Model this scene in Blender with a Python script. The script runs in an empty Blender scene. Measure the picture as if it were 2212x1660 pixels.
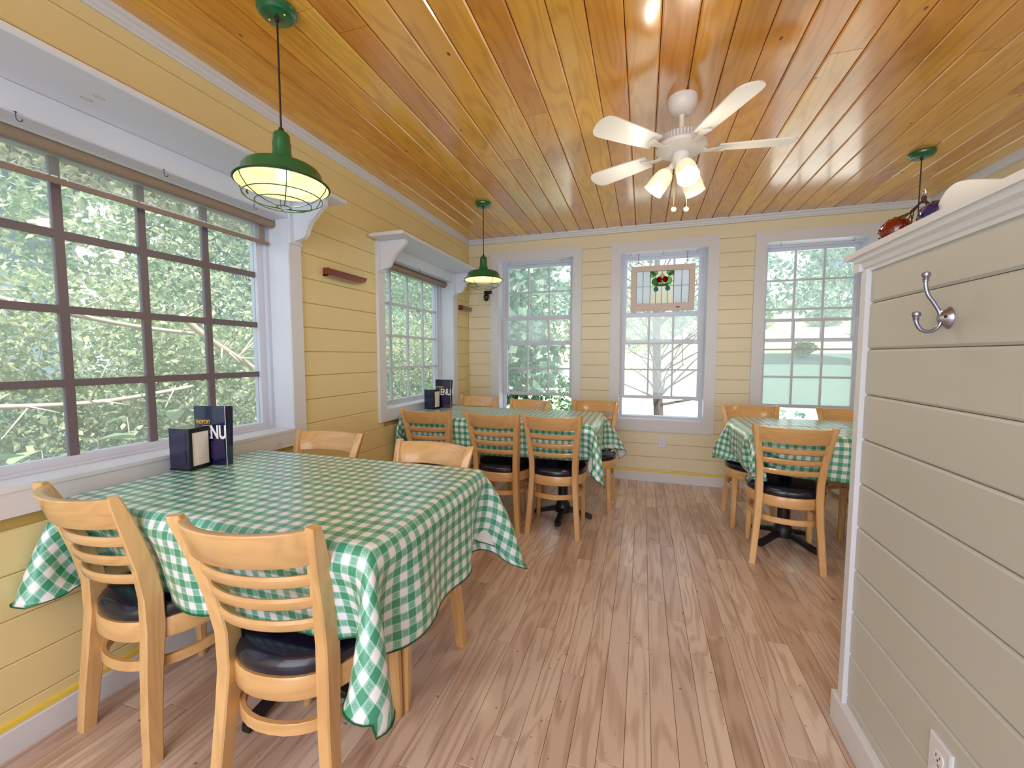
import bpy, bmesh, math, random
import numpy as np
from mathutils import Vector, Matrix
random.seed(7)
PI = math.pi
scn = bpy.context.scene
COL = scn.collection

# ------------------------------------------------------------------ camera
YAW, PITCH, ROLL = .30694, .068367, .0006
CAM = Vector((0, 0, 1.22))
fw = Vector((-math.sin(YAW)*math.cos(PITCH), math.cos(YAW)*math.cos(PITCH), -math.sin(PITCH)))
r0 = Vector((math.cos(YAW), math.sin(YAW), 0)); u0 = r0.cross(fw)
rt = r0*math.cos(ROLL)+u0*math.sin(ROLL); up = rt.cross(fw)
cd = bpy.data.cameras.new('camera'); cam = bpy.data.objects.new('camera', cd); COL.objects.link(cam)
cam.matrix_world = Matrix(((rt.x, up.x, -fw.x, CAM.x), (rt.y, up.y, -fw.y, CAM.y), (rt.z, up.z, -fw.z, CAM.z), (0, 0, 0, 1)))
cd.sensor_width = 36; cd.lens = 891.1/2212*36; cd.clip_start = .02; cd.clip_end = 400
scn.camera = cam

# ------------------------------------------------------------------ world, sun, lights, exposure
w = bpy.data.worlds.new('sky'); scn.world = w; w.use_nodes = True
bg = w.node_tree.nodes['Background']; bg.inputs[0].default_value = (.72, .86, 1, 1); bg.inputs[1].default_value = 1.45
sd = bpy.data.lights.new('sun', 'SUN'); sd.energy = 6.2; sd.angle = .02; sd.color = (1, .95, .86)
sun = bpy.data.objects.new('sun', sd); COL.objects.link(sun)
sun.rotation_euler = Vector((.42, -.50, .95)).to_track_quat('Z', 'Y').to_euler()
def area(name, loc, aim, sx, sy, e, col):
    l = bpy.data.lights.new(name, 'AREA'); l.shape = 'RECTANGLE'; l.size = sx; l.size_y = sy; l.energy = e; l.color = col
    o = bpy.data.objects.new(name, l); COL.objects.link(o); o.location = loc
    o.rotation_euler = (Vector(aim)-Vector(loc)).to_track_quat('-Z', 'Y').to_euler(); return o
area('rear_fill', (-.4, -2.3, 1.35), (-.5, 3, 1.1), 2.6, 2.1, 60, (.76, .87, 1))  # added soft fill behind the camera, not a lamp of the room
area('rear_overhead_fill', (-.5, -1.2, 2.4), (-.5, -.9, 0), 2.0, 1.4, 20, (.84, .91, 1))  # added overhead fill out of view, no ceiling fixture is modelled
area('side_fill', (1.45, -1.6, 1.5), (1.5, 3, 1.2), 1.2, 1.8, 20, (.76, .87, 1))  # added fill for the space beyond the partition, unseen and no real lamp
scn.view_settings.view_transform = 'Standard'; scn.view_settings.look = 'None'
scn.view_settings.gamma = 1; scn.view_settings.exposure = 0.45
scn.view_settings.use_curve_mapping = False
scn.cycles.max_bounces = 10; scn.cycles.diffuse_bounces = 5; scn.cycles.transparent_max_bounces = 24
scn.cycles.sample_clamp_indirect = 4
scn.cycles.caustics_reflective = False; scn.cycles.caustics_refractive = False

# ------------------------------------------------------------------ materials
def srgb(r, g, b):
    f = lambda c: (c/255/12.92) if c/255 <= .04045 else ((c/255+.055)/1.055)**2.4
    return (f(r), f(g), f(b), 1)
class NT:
    def __init__(s, name):
        s.m = bpy.data.materials.new(name); s.m.use_nodes = True; s.t = s.m.node_tree
        s.b = s.t.nodes['Principled BSDF']; s.out = s.t.nodes['Material Output']
    def n(s, typ, **kw):
        nd = s.t.nodes.new(typ)
        for k, v in kw.items():
            if k.startswith('i_'):
                key = k[2:]; key = int(key) if key.isdigit() else key.replace('_', ' ')
                if isinstance(v, bpy.types.NodeSocket): s.t.links.new(v, nd.inputs[key])
                else: nd.inputs[key].default_value = v
            else: setattr(nd, k, v)
        return nd
    def lk(s, a, b): s.t.links.new(a, b)
    def math(s, op, a, b=0, c=None):
        nd = s.n('ShaderNodeMath', operation=op)
        for i, v in enumerate((a, b) if c is None else (a, b, c)):
            if isinstance(v, bpy.types.NodeSocket): s.lk(v, nd.inputs[i])
            else: nd.inputs[i].default_value = v
        return nd.outputs[0]
    def mix(s, f, a, b):
        nd = s.n('ShaderNodeMix', data_type='RGBA')
        for i, v in ((0, f), (6, a), (7, b)):
            if isinstance(v, bpy.types.NodeSocket): s.lk(v, nd.inputs[i])
            else: nd.inputs[i].default_value = v
        return nd.outputs[2]
    def ramp(s, f, stops):
        nd = s.n('ShaderNodeValToRGB'); s.lk(f, nd.inputs[0]); e = nd.color_ramp.elements
        while len(e) > 1: e.remove(e[-1])
        e[0].position = stops[0][0]; e[0].color = stops[0][1]
        for p, c in stops[1:]:
            q = e.new(p); q.color = c
        return nd.outputs[0]
    def set(s, **kw):
        for k, v in kw.items():
            key = {'rough': 'Roughness', 'metal': 'Metallic', 'coat': 'Coat Weight', 'coatr': 'Coat Roughness', 'col': 'Base Color', 'ior': 'IOR', 'coati': 'Coat IOR',
                   'spec': 'Specular IOR Level', 'trans': 'Transmission Weight', 'alpha': 'Alpha', 'em': 'Emission Color', 'ems': 'Emission Strength'}[k]
            if isinstance(v, bpy.types.NodeSocket): s.lk(v, s.b.inputs[key])
            else: s.b.inputs[key].default_value = v
        return s
    def bump(s, h, strength=.2, dist=.002):
        nd = s.n('ShaderNodeBump'); nd.inputs['Strength'].default_value = strength; nd.inputs['Distance'].default_value = dist
        s.lk(h, nd.inputs['Height']); s.lk(nd.outputs[0], s.b.inputs['Normal'])
def plain(name, col, rough=.5, var=.06, scale=6, **kw):
    t = NT(name); pos = t.n('ShaderNodeNewGeometry').outputs['Position']
    nz = t.n('ShaderNodeTexNoise', i_Vector=pos, i_Scale=scale, i_Detail=4)
    d = tuple(c*(1-var*2) for c in col[:3])+(1,)
    t.set(col=t.mix(nz.outputs[0], d, tuple(min(1, c*(1+var)) for c in col[:3])+(1,)), rough=rough, **kw)
    return t.m
def wood(name, cols, axis, rough=.3, coat=0., fine=55, knots=False, coords='pos', rnd=1., grain=.55, spots=None, bumpy=.15, ior=1.5):
    """grain runs along axis (0,1,2); per-object tone"""
    t = NT(name)
    if coords == 'pos': v = t.n('ShaderNodeNewGeometry').outputs['Position']
    else: v = t.n('ShaderNodeTexCoord').outputs['Object']
    oi = t.n('ShaderNodeObjectInfo').outputs['Random']
    off = t.n('ShaderNodeCombineXYZ', i_X=t.math('MULTIPLY', oi, 37.), i_Y=t.math('MULTIPLY', oi, 91.), i_Z=t.math('MULTIPLY', oi, 53.)).outputs[0]
    vv = t.n('ShaderNodeVectorMath', operation='ADD', i_0=v, i_1=off).outputs[0]
    sc = [fine]*3; sc[axis] = fine*.05
    mp = t.n('ShaderNodeMapping', i_Vector=vv, i_Scale=sc).outputs[0]
    n1 = t.n('ShaderNodeTexNoise', i_Vector=mp, i_Scale=1., i_Detail=5, i_Distortion=.6).outputs[0]
    sc2 = [7.]*3; sc2[axis] = .9
    mp2 = t.n('ShaderNodeMapping', i_Vector=vv, i_Scale=sc2).outputs[0]
    n2 = t.n('ShaderNodeTexNoise', i_Vector=mp2, i_Scale=1., i_Detail=2, i_Distortion=.4).outputs[0]
    rings = t.math('SINE', t.math('MULTIPLY', n2, 60.))
    rings = t.math('MULTIPLY_ADD', rings, .5, .5)
    g = t.math('ADD', t.math('MULTIPLY', n1, .65), t.math('MULTIPLY', rings, .35))
    g = t.math('MULTIPLY_ADD', t.math('SUBTRACT', g, .5), grain*2, .5)
    tone = t.math('ADD', t.math('MULTIPLY', oi, rnd), t.math('MULTIPLY', n2, 1-rnd*.5 if rnd < 1 else .5))
    tone = t.math('MULTIPLY', tone, .67)
    base = t.ramp(tone, [(i/(len(cols)-1), c) for i, c in enumerate(cols)])
    dark = t.n('ShaderNodeMix', data_type='RGBA', blend_type='MULTIPLY'); t.lk(base, dark.inputs[6])
    dark.inputs[7].default_value = (.56, .43, .34, 1)
    t.lk(t.math('MULTIPLY', t.ramp(g, [(.45, (0, 0, 0, 1)), (.8, (1, 1, 1, 1))]), .6), dark.inputs[0])
    c = dark.outputs[2]
    if knots:
        ks = [9.]*3; ks[axis] = 5.
        vo = t.n('ShaderNodeTexVoronoi', i_Vector=t.n('ShaderNodeMapping', i_Vector=vv, i_Scale=ks).outputs[0], i_Scale=1.)
        kf = t.ramp(vo.outputs['Distance'], [(.035, (1, 1, 1, 1)), (.075, (0, 0, 0, 1))])
        gate = t.math('GREATER_THAN', t.n('ShaderNodeSeparateColor', i_Color=vo.outputs['Color']).outputs[0], .62)
        c = t.mix(t.math('MULTIPLY', kf, gate), c, srgb(96, 50, 20))
    if spots:
        sp = t.n('ShaderNodeTexNoise', i_Vector=v, i_Scale=9., i_Detail=3).outputs[0]
        c = t.mix(t.ramp(sp, [(.70, (0, 0, 0, 1)), (.76, (.55, .55, .55, 1))]), c, spots)
        big = t.n('ShaderNodeTexNoise', i_Vector=v, i_Scale=1.7, i_Detail=3).outputs[0]
        c = t.mix(t.ramp(big, [(.48, (0, 0, 0, 1)), (.72, (.42, .42, .42, 1))]), c, spots)
        sp2 = t.n('ShaderNodeTexNoise', i_Vector=v, i_Scale=42., i_Detail=1).outputs[0]
        c = t.mix(t.ramp(sp2, [(.74, (0, 0, 0, 1)), (.77, (.6, .6, .6, 1))]), c, srgb(70, 45, 35))
    t.set(col=c, rough=rough, ior=ior, coat=coat, coatr=.14, coati=1.7 if knots else 1.5)
    t.bump(g, bumpy, .0008)
    return t.m
M = {}
M['yellow'] = plain('yellow_paint', srgb(236, 229, 202), .42, .035, 3)
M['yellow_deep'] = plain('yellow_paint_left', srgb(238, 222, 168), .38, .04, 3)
M['cream'] = plain('cream_paint', srgb(200, 202, 200), .45, .02, 3)
M['white'] = plain('white_paint', srgb(224, 228, 240), .38, .025, 5)
M['vinyl'] = plain('white_vinyl', srgb(214, 219, 234), .35, .02, 5)
M['taupe'] = plain('taupe_grille', srgb(112, 100, 108), .45, .04, 8)
M['gap'] = plain('joint_paint', srgb(205, 176, 105), .9, .05)
M['cgapp'] = plain('joint_cream', srgb(205, 200, 190), .9, .02)
M['cgap'] = plain('dark_joint_ceiling', srgb(90, 45, 12), .9, .05)
M['ceiling'] = wood('varnished_pine_ceiling', [srgb(206, 126, 28), srgb(228, 158, 46), srgb(242, 182, 64), srgb(250, 206, 96)], 1, .26, .9, 60, knots=True, rnd=.9, grain=.4, bumpy=.3, ior=1.6)
M['floor'] = wood('oak_floor', [srgb(186, 158, 146), srgb(208, 184, 172), srgb(224, 205, 195), srgb(240, 226, 216)], 1, .36, .45, 75, rnd=1.0, grain=.62, spots=srgb(150, 112, 94))
M['chair'] = wood('maple_chair', [srgb(212, 166, 110), srgb(222, 178, 122), srgb(230, 190, 136)], 2, .3, .5, 60, coords='obj', rnd=.8, grain=.2, bumpy=.05)
M['chairh'] = wood('maple_chair_rail', [srgb(212, 166, 110), srgb(222, 178, 122), srgb(230, 190, 136)], 0, .3, .5, 60, coords='obj', rnd=.8, grain=.2, bumpy=.05)
M['seat'] = plain('black_vinyl_seat', srgb(14, 16, 42), .26, .1, 30, coat=.3)
M['mahog'] = wood('mahogany', [srgb(110, 34, 14), srgb(140, 48, 22)], 1, .22, .8, 40, grain=.3)
M['iron'] = plain('black_cast_iron', srgb(24, 24, 30), .4, .1, 40)
M['green'] = plain('green_enamel', srgb(14, 100, 62), .25, .05, 10, coat=.6)
M['greenw'] = plain('green_wire', srgb(24, 70, 46), .35, .05)
M['enamel'] = plain('white_enamel_inside', srgb(240, 232, 190), .4, .01)
M['cordm'] = plain('dark_cord', srgb(36, 18, 18), .5, .05)
M['brass'] = plain('brass_screw', srgb(220, 190, 110), .3, .02, metal=1.)
M['navy'] = plain('navy_gloss_plastic', srgb(18, 24, 64), .16, .05, 10, coat=.6)
M['black'] = plain('black_plastic', srgb(14, 14, 20), .3, .05)
M['paper'] = plain('napkin_paper', srgb(236, 228, 226), .8, .03, 30)
M['yprint'] = plain('yellow_print', srgb(230, 180, 60), .5, .02)
M['wprint'] = plain('white_print', srgb(238, 238, 244), .5, .02)
M['steel'] = plain('satin_nickel', srgb(166, 168, 192), .28, .04, metal=1.)
M['dsteel'] = plain('dark_wire', srgb(70, 70, 78), .4, .04, metal=.6)
M['slot'] = plain('outlet_slot', srgb(50, 50, 60), .6, .02)
M['outlet'] = plain('outlet_plastic', srgb(226, 230, 246), .3, .01)
M['blind'] = plain('tan_blind', srgb(152, 132, 116), .6, .04, 20)
M['pinkwood'] = plain('old_pinkish_paint', srgb(226, 212, 208), .55, .04, 20)
M['lead'] = plain('lead_came', srgb(30, 40, 40), .5, .05)
M['bark'] = plain('bark', srgb(98, 90, 88), .8, .15, 20)
M['twig'] = plain('pale_twig', srgb(232, 215, 200), .7, .08, 20)
M['fanw'] = plain('fan_white', srgb(240, 238, 236), .3, .01)
M['float_red'] = plain('red_glass', srgb(116, 6, 8), .08, .05, coat=1.)
M['float_blue'] = plain('blue_glass', srgb(8, 24, 110), .08, .05, coat=1.)
M['net'] = plain('net_cord', srgb(74, 38, 28), .8, .1, 60)
M['siding'] = plain('grey_blue_siding', srgb(150, 175, 200), .6, .04)
M['roofm'] = plain('shingle_roof', srgb(140, 145, 165), .8, .08, 12)
M['gravel'] = plain('pale_gravel', srgb(244, 240, 228), .9, .1, 8)
M['hill'] = plain('sunlit_meadow', srgb(222, 224, 168), .9, .12, .4)
M['lawn'] = plain('lawn_grass', srgb(92, 118, 104), .9, .2, 2.5)
M['doorm'] = plain('dark_opening', srgb(60, 56, 50), .8, .05)
def glassmat(name, haze=.05, tint=(1, 1, 1, 1)):
    t = NT(name); t.t.nodes.remove(t.b)
    tr = t.n('ShaderNodeBsdfTransparent'); tr.inputs[0].default_value = tint
    gl = t.n('ShaderNodeBsdfGlossy'); gl.inputs['Roughness'].default_value = .02
    df = t.n('ShaderNodeBsdfDiffuse'); df.inputs[0].default_value = (.9, .95, .95, 1)
    tl = t.n('ShaderNodeBsdfTranslucent'); tl.inputs[0].default_value = (.9, .97, .97, 1)
    bf = t.n('ShaderNodeNewGeometry').outputs['Backfacing']
    fr = t.n('ShaderNodeFresnel'); t.lk(t.math('MULTIPLY_ADD', bf, 1/1.45-1.45, 1.45), fr.inputs[0])
    a = t.n('ShaderNodeMixShader'); t.lk(fr.outputs[0], a.inputs[0]); t.lk(tr.outputs[0], a.inputs[1]); t.lk(gl.outputs[0], a.inputs[2])
    b = t.n('ShaderNodeMixShader'); b.inputs[0].default_value = .7; t.lk(df.outputs[0], b.inputs[1]); t.lk(tl.outputs[0], b.inputs[2])
    c = t.n('ShaderNodeMixShader'); c.inputs[0].default_value = haze; t.lk(a.outputs[0], c.inputs[1]); t.lk(b.outputs[0], c.inputs[2])
    t.lk(c.outputs[0], t.out.inputs[0]); return t.m
M['glass'] = glassmat('window_glass', .16)
M['sheer'] = glassmat('sheer_blind_cloth', .18, (.93, .90, .88, 1))
def tglass(name, col, op=.75):
    t = NT(name); t.t.nodes.remove(t.b)
    tr = t.n('ShaderNodeBsdfTransparent'); tr.inputs[0].default_value = col
    tl = t.n('ShaderNodeBsdfTranslucent'); tl.inputs[0].default_value = col
    df = t.n('ShaderNodeBsdfDiffuse'); df.inputs[0].default_value = col
    b = t.n('ShaderNodeMixShader'); b.inputs[0].default_value = .35; t.lk(tl.outputs[0], b.inputs[1]); t.lk(df.outputs[0], b.inputs[2])
    c = t.n('ShaderNodeMixShader'); c.inputs[0].default_value = op; t.lk(tr.outputs[0], c.inputs[1]); t.lk(b.outputs[0], c.inputs[2])
    t.lk(c.outputs[0], t.out.inputs[0]); return t.m
M['gclear'] = tglass('opal_white_glass', srgb(240, 244, 250), .72)
M['gcream'] = tglass('cream_glass', srgb(252, 250, 240), .72)
M['gyellow'] = tglass('straw_glass', srgb(248, 236, 180))
M['ggreen'] = tglass('green_art_glass', srgb(110, 190, 125))
M['glime'] = tglass('light_green_glass', srgb(180, 228, 165))
M['gred'] = tglass('ruby_glass', srgb(190, 10, 30))
M['gteal'] = tglass('teal_glass', srgb(90, 180, 205))
M['frost'] = None
def emit(name, col, s, base=(1, 1, 1, 1)):
    t = NT(name); t.set(col=base, em=col, ems=s, rough=.4); return t.m
M['bulb'] = emit('lit_bulb', (1, .93, .78, 1), 3.2)
M['shadeglass'] = emit('frosted_lit_glass', (1, .86, .6, 1), .36, srgb(248, 238, 215))
def leafmat(name, cols, tl=.45):
    t = NT(name)
    g = t.n('ShaderNodeNewGeometry')
    c = t.ramp(g.outputs['Random Per Island'], [(i/(len(cols)-1), k) for i, k in enumerate(cols)])
    t.set(col=c, rough=.5)
    tr = t.n('ShaderNodeBsdfTranslucent'); t.lk(c, tr.inputs[0])
    mx = t.n('ShaderNodeMixShader'); mx.inputs[0].default_value = tl; t.lk(t.b.outputs[0], mx.inputs[1]); t.lk(tr.outputs[0], mx.inputs[2])
    t.lk(mx.outputs[0], t.out.inputs[0]); return t.m
M['leaf'] = leafmat('hedge_leaves', [srgb(112, 146, 104), srgb(158, 182, 140), srgb(196, 206, 168), srgb(236, 232, 200)])
M['leafb'] = leafmat('cool_leaves', [srgb(70, 118, 104), srgb(104, 150, 132), srgb(144, 180, 156), srgb(196, 214, 190)])
M['leafd'] = leafmat('dark_leaves', [srgb(46, 96, 66), srgb(72, 124, 84), srgb(110, 156, 104), srgb(160, 190, 120)])
M['bigleaf'] = leafmat('large_leaves', [srgb(130, 168, 116), srgb(184, 206, 160)], .4)
# checked oilcloth: green checks with clover motif in the half-tone squares
def checkmat():
    t = NT('green_checked_oilcloth')
    uv = t.n('ShaderNodeUVMap').outputs[0]; s = t.n('ShaderNodeSeparateXYZ'); t.lk(uv, s.inputs[0])
    P = .0445
    def half(o):
        f = t.math('FRACT', t.math('DIVIDE', s.outputs[o], P)); return f, t.math('GREATER_THAN', f, .5)
    fx, hx = half(0); fy, hy = half(1)
    both = t.math('MULTIPLY', hx, hy); one = t.math('SUBTRACT', t.math('ADD', hx, hy), t.math('MULTIPLY', both, 2))
    lx = t.math('ABSOLUTE', t.math('SUBTRACT', t.math('FRACT', t.math('MULTIPLY', fx, 2)), .5))
    ly = t.math('ABSOLUTE', t.math('SUBTRACT', t.math('FRACT', t.math('MULTIPLY', fy, 2)), .5))
    dx = t.math('SUBTRACT', lx, .16); dy = t.math('SUBTRACT', ly, .16)
    d = t.math('SQRT', t.math('ADD', t.math('MULTIPLY', dx, dx), t.math('MULTIPLY', dy, dy)))
    petal = t.math('LESS_THAN', d, .155); core = t.math('LESS_THAN', d, .085)
    motif = t.math('SUBTRACT', petal, t.math('MULTIPLY', core, .55))
    dark = srgb(56, 150, 116); mid = srgb(150, 204, 192); mot = srgb(78, 158, 134); wh = srgb(238, 240, 250)
    m = t.mix(t.math('MULTIPLY', motif, .8), mid, mot)
    c = t.mix(one, wh, m); c = t.mix(both, c, dark)
    t.set(col=c, rough=.3, spec=.5, coat=.6, coatr=.22)
    nz = t.n('ShaderNodeTexNoise', i_Scale=120., i_Vector=t.n('ShaderNodeNewGeometry').outputs['Position'], i_Detail=2).outputs[0]
    nz2 = t.n('ShaderNodeTexNoise', i_Scale=14., i_Vector=t.n('ShaderNodeNewGeometry').outputs['Position'], i_Detail=3).outputs[0]
    t.bump(t.math('ADD', t.math('MULTIPLY', nz, .15), nz2), .35, .003)
    return t.m
M['check'] = checkmat()
M['fleece'] = plain('white_cloth_backing', srgb(232, 232, 240), .8, .02)
M['hem'] = plain('dark_green_hem', srgb(20, 84, 58), .5, .03)

# ------------------------------------------------------------------ mesh helpers
class MB:
    def __init__(s): s.v = []; s.f = []; s.mi = []
    def add(s, vs, fs, mi=0):
        o = len(s.v); s.v += [tuple(v) for v in vs]; s.f += [tuple(i+o for i in f) for f in fs]; s.mi += [mi]*len(fs); return s
    def box(s, x0, x1, y0, y1, z0, z1, mi=0):
        return s.add([(x, y, z) for x in (x0, x1) for y in (y0, y1) for z in (z0, z1)],
                     [(0, 1, 3, 2), (4, 6, 7, 5), (0, 4, 5, 1), (2, 3, 7, 6), (0, 2, 6, 4), (1, 5, 7, 3)], mi)
    def loft(s, rings, closed=True, cap=True, mi=0):
        n = len(rings[0]); vs = [p for r in rings for p in r]; fs = []
        for i in range(len(rings)-1):
            for j in range(n if closed else n-1):
                k = (j+1) % n; fs.append((i*n+j, i*n+k, (i+1)*n+k, (i+1)*n+j))
        if cap: fs.append(tuple(range(n))[::-1]); fs.append(tuple(range((len(rings)-1)*n, len(rings)*n)))
        return s.add(vs, fs, mi)
    def tube(s, pts, r, n=8, loop=False, mi=0):
        pts = [Vector(p) for p in pts]; rings = []; m = len(pts)
        rr = r if hasattr(r, '__len__') else [r]*m; ref = None
        for i, p in enumerate(pts):
            if loop: d = pts[(i+1) % m]-pts[i-1]
            else: d = pts[min(i+1, m-1)]-pts[max(i-1, 0)]
            d.normalize()
            if ref is None: ref = d.orthogonal().normalized()
            ref = (ref-d*ref.dot(d)).normalized(); b = d.cross(ref)
            rings.append([p+(ref*math.cos(2*PI*k/n)+b*math.sin(2*PI*k/n))*rr[i] for k in range(n)])
        if loop: rings.append(rings[0]); return s.loft(rings, cap=False, mi=mi)
        return s.loft(rings, mi=mi)
    def lathe(s, prof, n=32, c=(0, 0, 0), M4=None, cap=False, mi=0):
        rings = []
        for r, z in prof:
            ring = [Vector((r*math.cos(2*PI*k/n), r*math.sin(2*PI*k/n), z)) for k in range(n)]
            rings.append([(M4 @ p if M4 else p)+Vector(c) for p in ring])
        return s.loft(rings, cap=cap, mi=mi)
    def sweep(s, pts, us, vs, a, b, mi=0, ch=.25):
        """chamfered rectangular section; us/vs unit side vectors, a/b half sizes"""
        rings = []
        for p, u, v, ai, bi in zip(pts, us, vs, a, b):
            p = Vector(p); u = Vector(u); v = Vector(v); c = min(ai, bi)*ch
            rings.append([p+u*x+v*y for x, y in ((ai, bi-c), (ai-c, bi), (-ai+c, bi), (-ai, bi-c), (-ai, -bi+c), (-ai+c, -bi), (ai-c, -bi), (ai, -bi+c))])
        return s.loft(rings, mi=mi)
    def prism(s, poly, fn, t0, t1, mi=0):
        n = len(poly); vs = [fn(a, b, t0) for a, b in poly]+[fn(a, b, t1) for a, b in poly]
        fs = [tuple(range(n))[::-1], tuple(range(n, 2*n))]+[(i, (i+1) % n, n+(i+1) % n, n+i) for i in range(n)]
        return s.add(vs, fs, mi)
    def mesh(s, name, mats, smooth=False):
        me = bpy.data.meshes.new(name); me.from_pydata(s.v, [], s.f)
        for m in (mats if isinstance(mats, (list, tuple)) else [mats]): me.materials.append(m)
        if any(s.mi): me.polygons.foreach_set('material_index', s.mi)
        bm = bmesh.new(); bm.from_mesh(me); bmesh.ops.recalc_face_normals(bm, faces=bm.faces); bm.to_mesh(me); bm.free()
        if smooth:
            me.polygons.foreach_set('use_smooth', [True]*len(me.polygons))
            try: me.set_sharp_from_angle(angle=math.radians(40))
            except Exception: pass
        me.update(); return me
    def build(s, name, mats, parent=None, smooth=False, loc=None):
        o = bpy.data.objects.new(name, s.mesh(name, mats, smooth)); COL.objects.link(o)
        if parent: o.parent = parent
        if loc: o.location = loc
        return o
def tag(o, label=None, cat=None, group=None, kind=None):
    if label: o['label'] = label
    if cat: o['category'] = cat
    if group: o['group'] = group
    if kind: o['kind'] = kind
    return o
def empty(name, loc=(0, 0, 0), rz=0, label=None, cat=None, group=None, kind=None):
    o = bpy.data.objects.new(name, None); COL.objects.link(o); o.location = loc; o.rotation_euler = (0, 0, rz); o.empty_display_size = .05
    return tag(o, label, cat, group, kind)
def copy_tree(o, parent=None):
    c = o.copy(); COL.objects.link(c); c.parent = parent
    for ch in list(KIDS.get(o.name, [])):
        k = copy_tree(ch, c); KIDS.setdefault(c.name, []).append(k)
    return c
KIDS = {}
def index_kids():
    KIDS.clear()
    for o in scn.objects:
        if o.parent: KIDS.setdefault(o.parent.name, []).append(o)
def board_mesh(L, W, T, c=.004):
    """board along local X (0..L), width along Y (0..W), face at +Z (0), back at -T, chamfered long edges and ends"""
    mb = MB()
    mb.add([(0, 0, -T), (L, 0, -T), (L, W, -T), (0, W, -T), (0, 0, -c), (L, 0, -c), (L, W, -c), (0, W, -c), (.001, c, 0), (L-.001, c, 0), (L-.001, W-c, 0), (.001, W-c, 0)],
           [(3, 2, 1, 0), (0, 1, 5, 4), (1, 2, 6, 5), (2, 3, 7, 6), (3, 0, 4, 7), (4, 5, 9, 8), (5, 6, 10, 9), (6, 7, 11, 10), (7, 4, 8, 11), (8, 9, 10, 11)])
    return mb

XL, YB, XR, ZC, PX, PE = -1.82, 4.18, 2.145, 2.45, .647, 1.52
YF = -2.6
# ------------------------------------------------------------------ floor
fl = MB().box(XL-.2, XR+.1, YF, YB+.1, -.12, -.0125).build('floor', M['doorm']); tag(fl, kind='structure')
far = []; FP = .0802; k0 = -26; rng = random.Random(3)
stuff = MB()
x = -.111-FP*22
while x < XR:
    x0 = max(x, XL); x1 = min(x+FP, XR)
    y = .45-rng.random()*1.0 if x < .9 else .8-rng.random()
    first = True
    if x1-x0 > .01:
        y = .55-rng.random()*.9
        stuff.box(x0+.0006, x1-.0006, YF, y-.0008, -.0125, -.0004)
        while y < YB-.02:
            L = rng.choice([.45, .6, .8, 1.0, 1.2, 1.5]) * (.85+.3*rng.random())
            y1 = min(y+L, YB-.001)
            if YB-y1 < .2: y1 = YB-.001
            m = board_mesh(y1-y-.0012, x1-x0-.0012, .012, .0009)
            m.v = [(x1-.0006-b, y+a, c-.0001-rng.random()*.0) for a, b, c in m.v]
            m.build('floor_board', M['floor'], fl); y = y1
    x += FP
o = stuff.build('floor_board', M['floor'], fl); tag(o, kind='stuff')
# ------------------------------------------------------------------ ceiling
ce = MB().box(XL-.2, XR+.2, YF, YB+.2, ZC+.014, ZC+.12).build('ceiling', M['cgap']); tag(ce, kind='structure')
CP = .131; x = -.0915-CP*14; rng = random.Random(11)
while x < XR:
    x0 = max(x, XL); x1 = min(x+CP, XR); y = YF
    while y < YB-.01 and x1-x0 > .005:
        L = rng.choice([2.4, 3.2, 4.2, 5.2])*(.7+.5*rng.random()); y1 = min(y+L, YB)
        if YB-y1 < .5: y1 = YB
        m = board_mesh(y1-y-.001, x1-x0-.003, .013, .0055)
        m.v = [(x0+.0015+b, y+a, ZC-c) for a, b, c in m.v]
        m.build('ceiling_board', M['ceiling'], ce); y = y1
    x += CP
# ------------------------------------------------------------------ walls
def boards_on(parent, rows, spans_for, put, mat, T=.014, ch=.0035):
    for z0, z1 in rows:
        for a, b in spans_for(z0, z1):
            if b-a < .012: continue
            m = board_mesh(b-a-.0006, z1-z0-.0018, T, ch)
            m.v = [put(a+.0003+u, z0+.0009+v, w_) for u, v, w_ in m.v]
            m.build('wall_board', mat, parent)
def cut(spans, a, b):
    r = []
    for s, e in spans:
        if b <= s or a >= e: r.append((s, e)); continue
        if s < a: r.append((s, a))
        if b < e: r.append((b, e))
    return r
def rows_from(base, pitch, lo, hi):
    k = math.floor((lo-base)/pitch); out = []
    while base+k*pitch < hi:
        a, b = max(lo, base+k*pitch), min(hi, base+(k+1)*pitch)
        if b-a > .012: out.append((a, b))
        k += 1
    return out
# left wall: window openings (y0,y1,z0,z1)
LW = [(-.42, 1.767, .821, 1.945), (2.62, 3.762, .821, 1.945)]
wl = MB()
for y0, y1, z0, z1 in [(YF, -.42, 0, ZC), (-.42, 1.767, 0, .821), (-.42, 1.767, 1.945, ZC), (1.767, 2.62, 0, ZC), (2.62, 3.762, 0, .821), (2.62, 3.762, 1.945, ZC), (3.762, YB+.17, 0, ZC)]:
    wl.box(XL-.17, XL-.0142, y0, y1, z0, z1)
wall_left = wl.build('wall_left', M['gap']); tag(wall_left, kind='structure')
def spl(z0, z1):
    s = [(YF, YB)]
    for y0, y1, a, b in LW:
        if z1 > a-.085 and z0 < b+.10: s = cut(s, y0-.08, y1+.08) if z0 > a-.02 and z1 < b+.02 else cut(s, y0-.02, y1+.02)
    return s
boards_on(wall_left, rows_from(.001, .138, .085, ZC), spl, lambda a, z, w_: (XL+w_, a, z), M['yellow_deep'])
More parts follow.
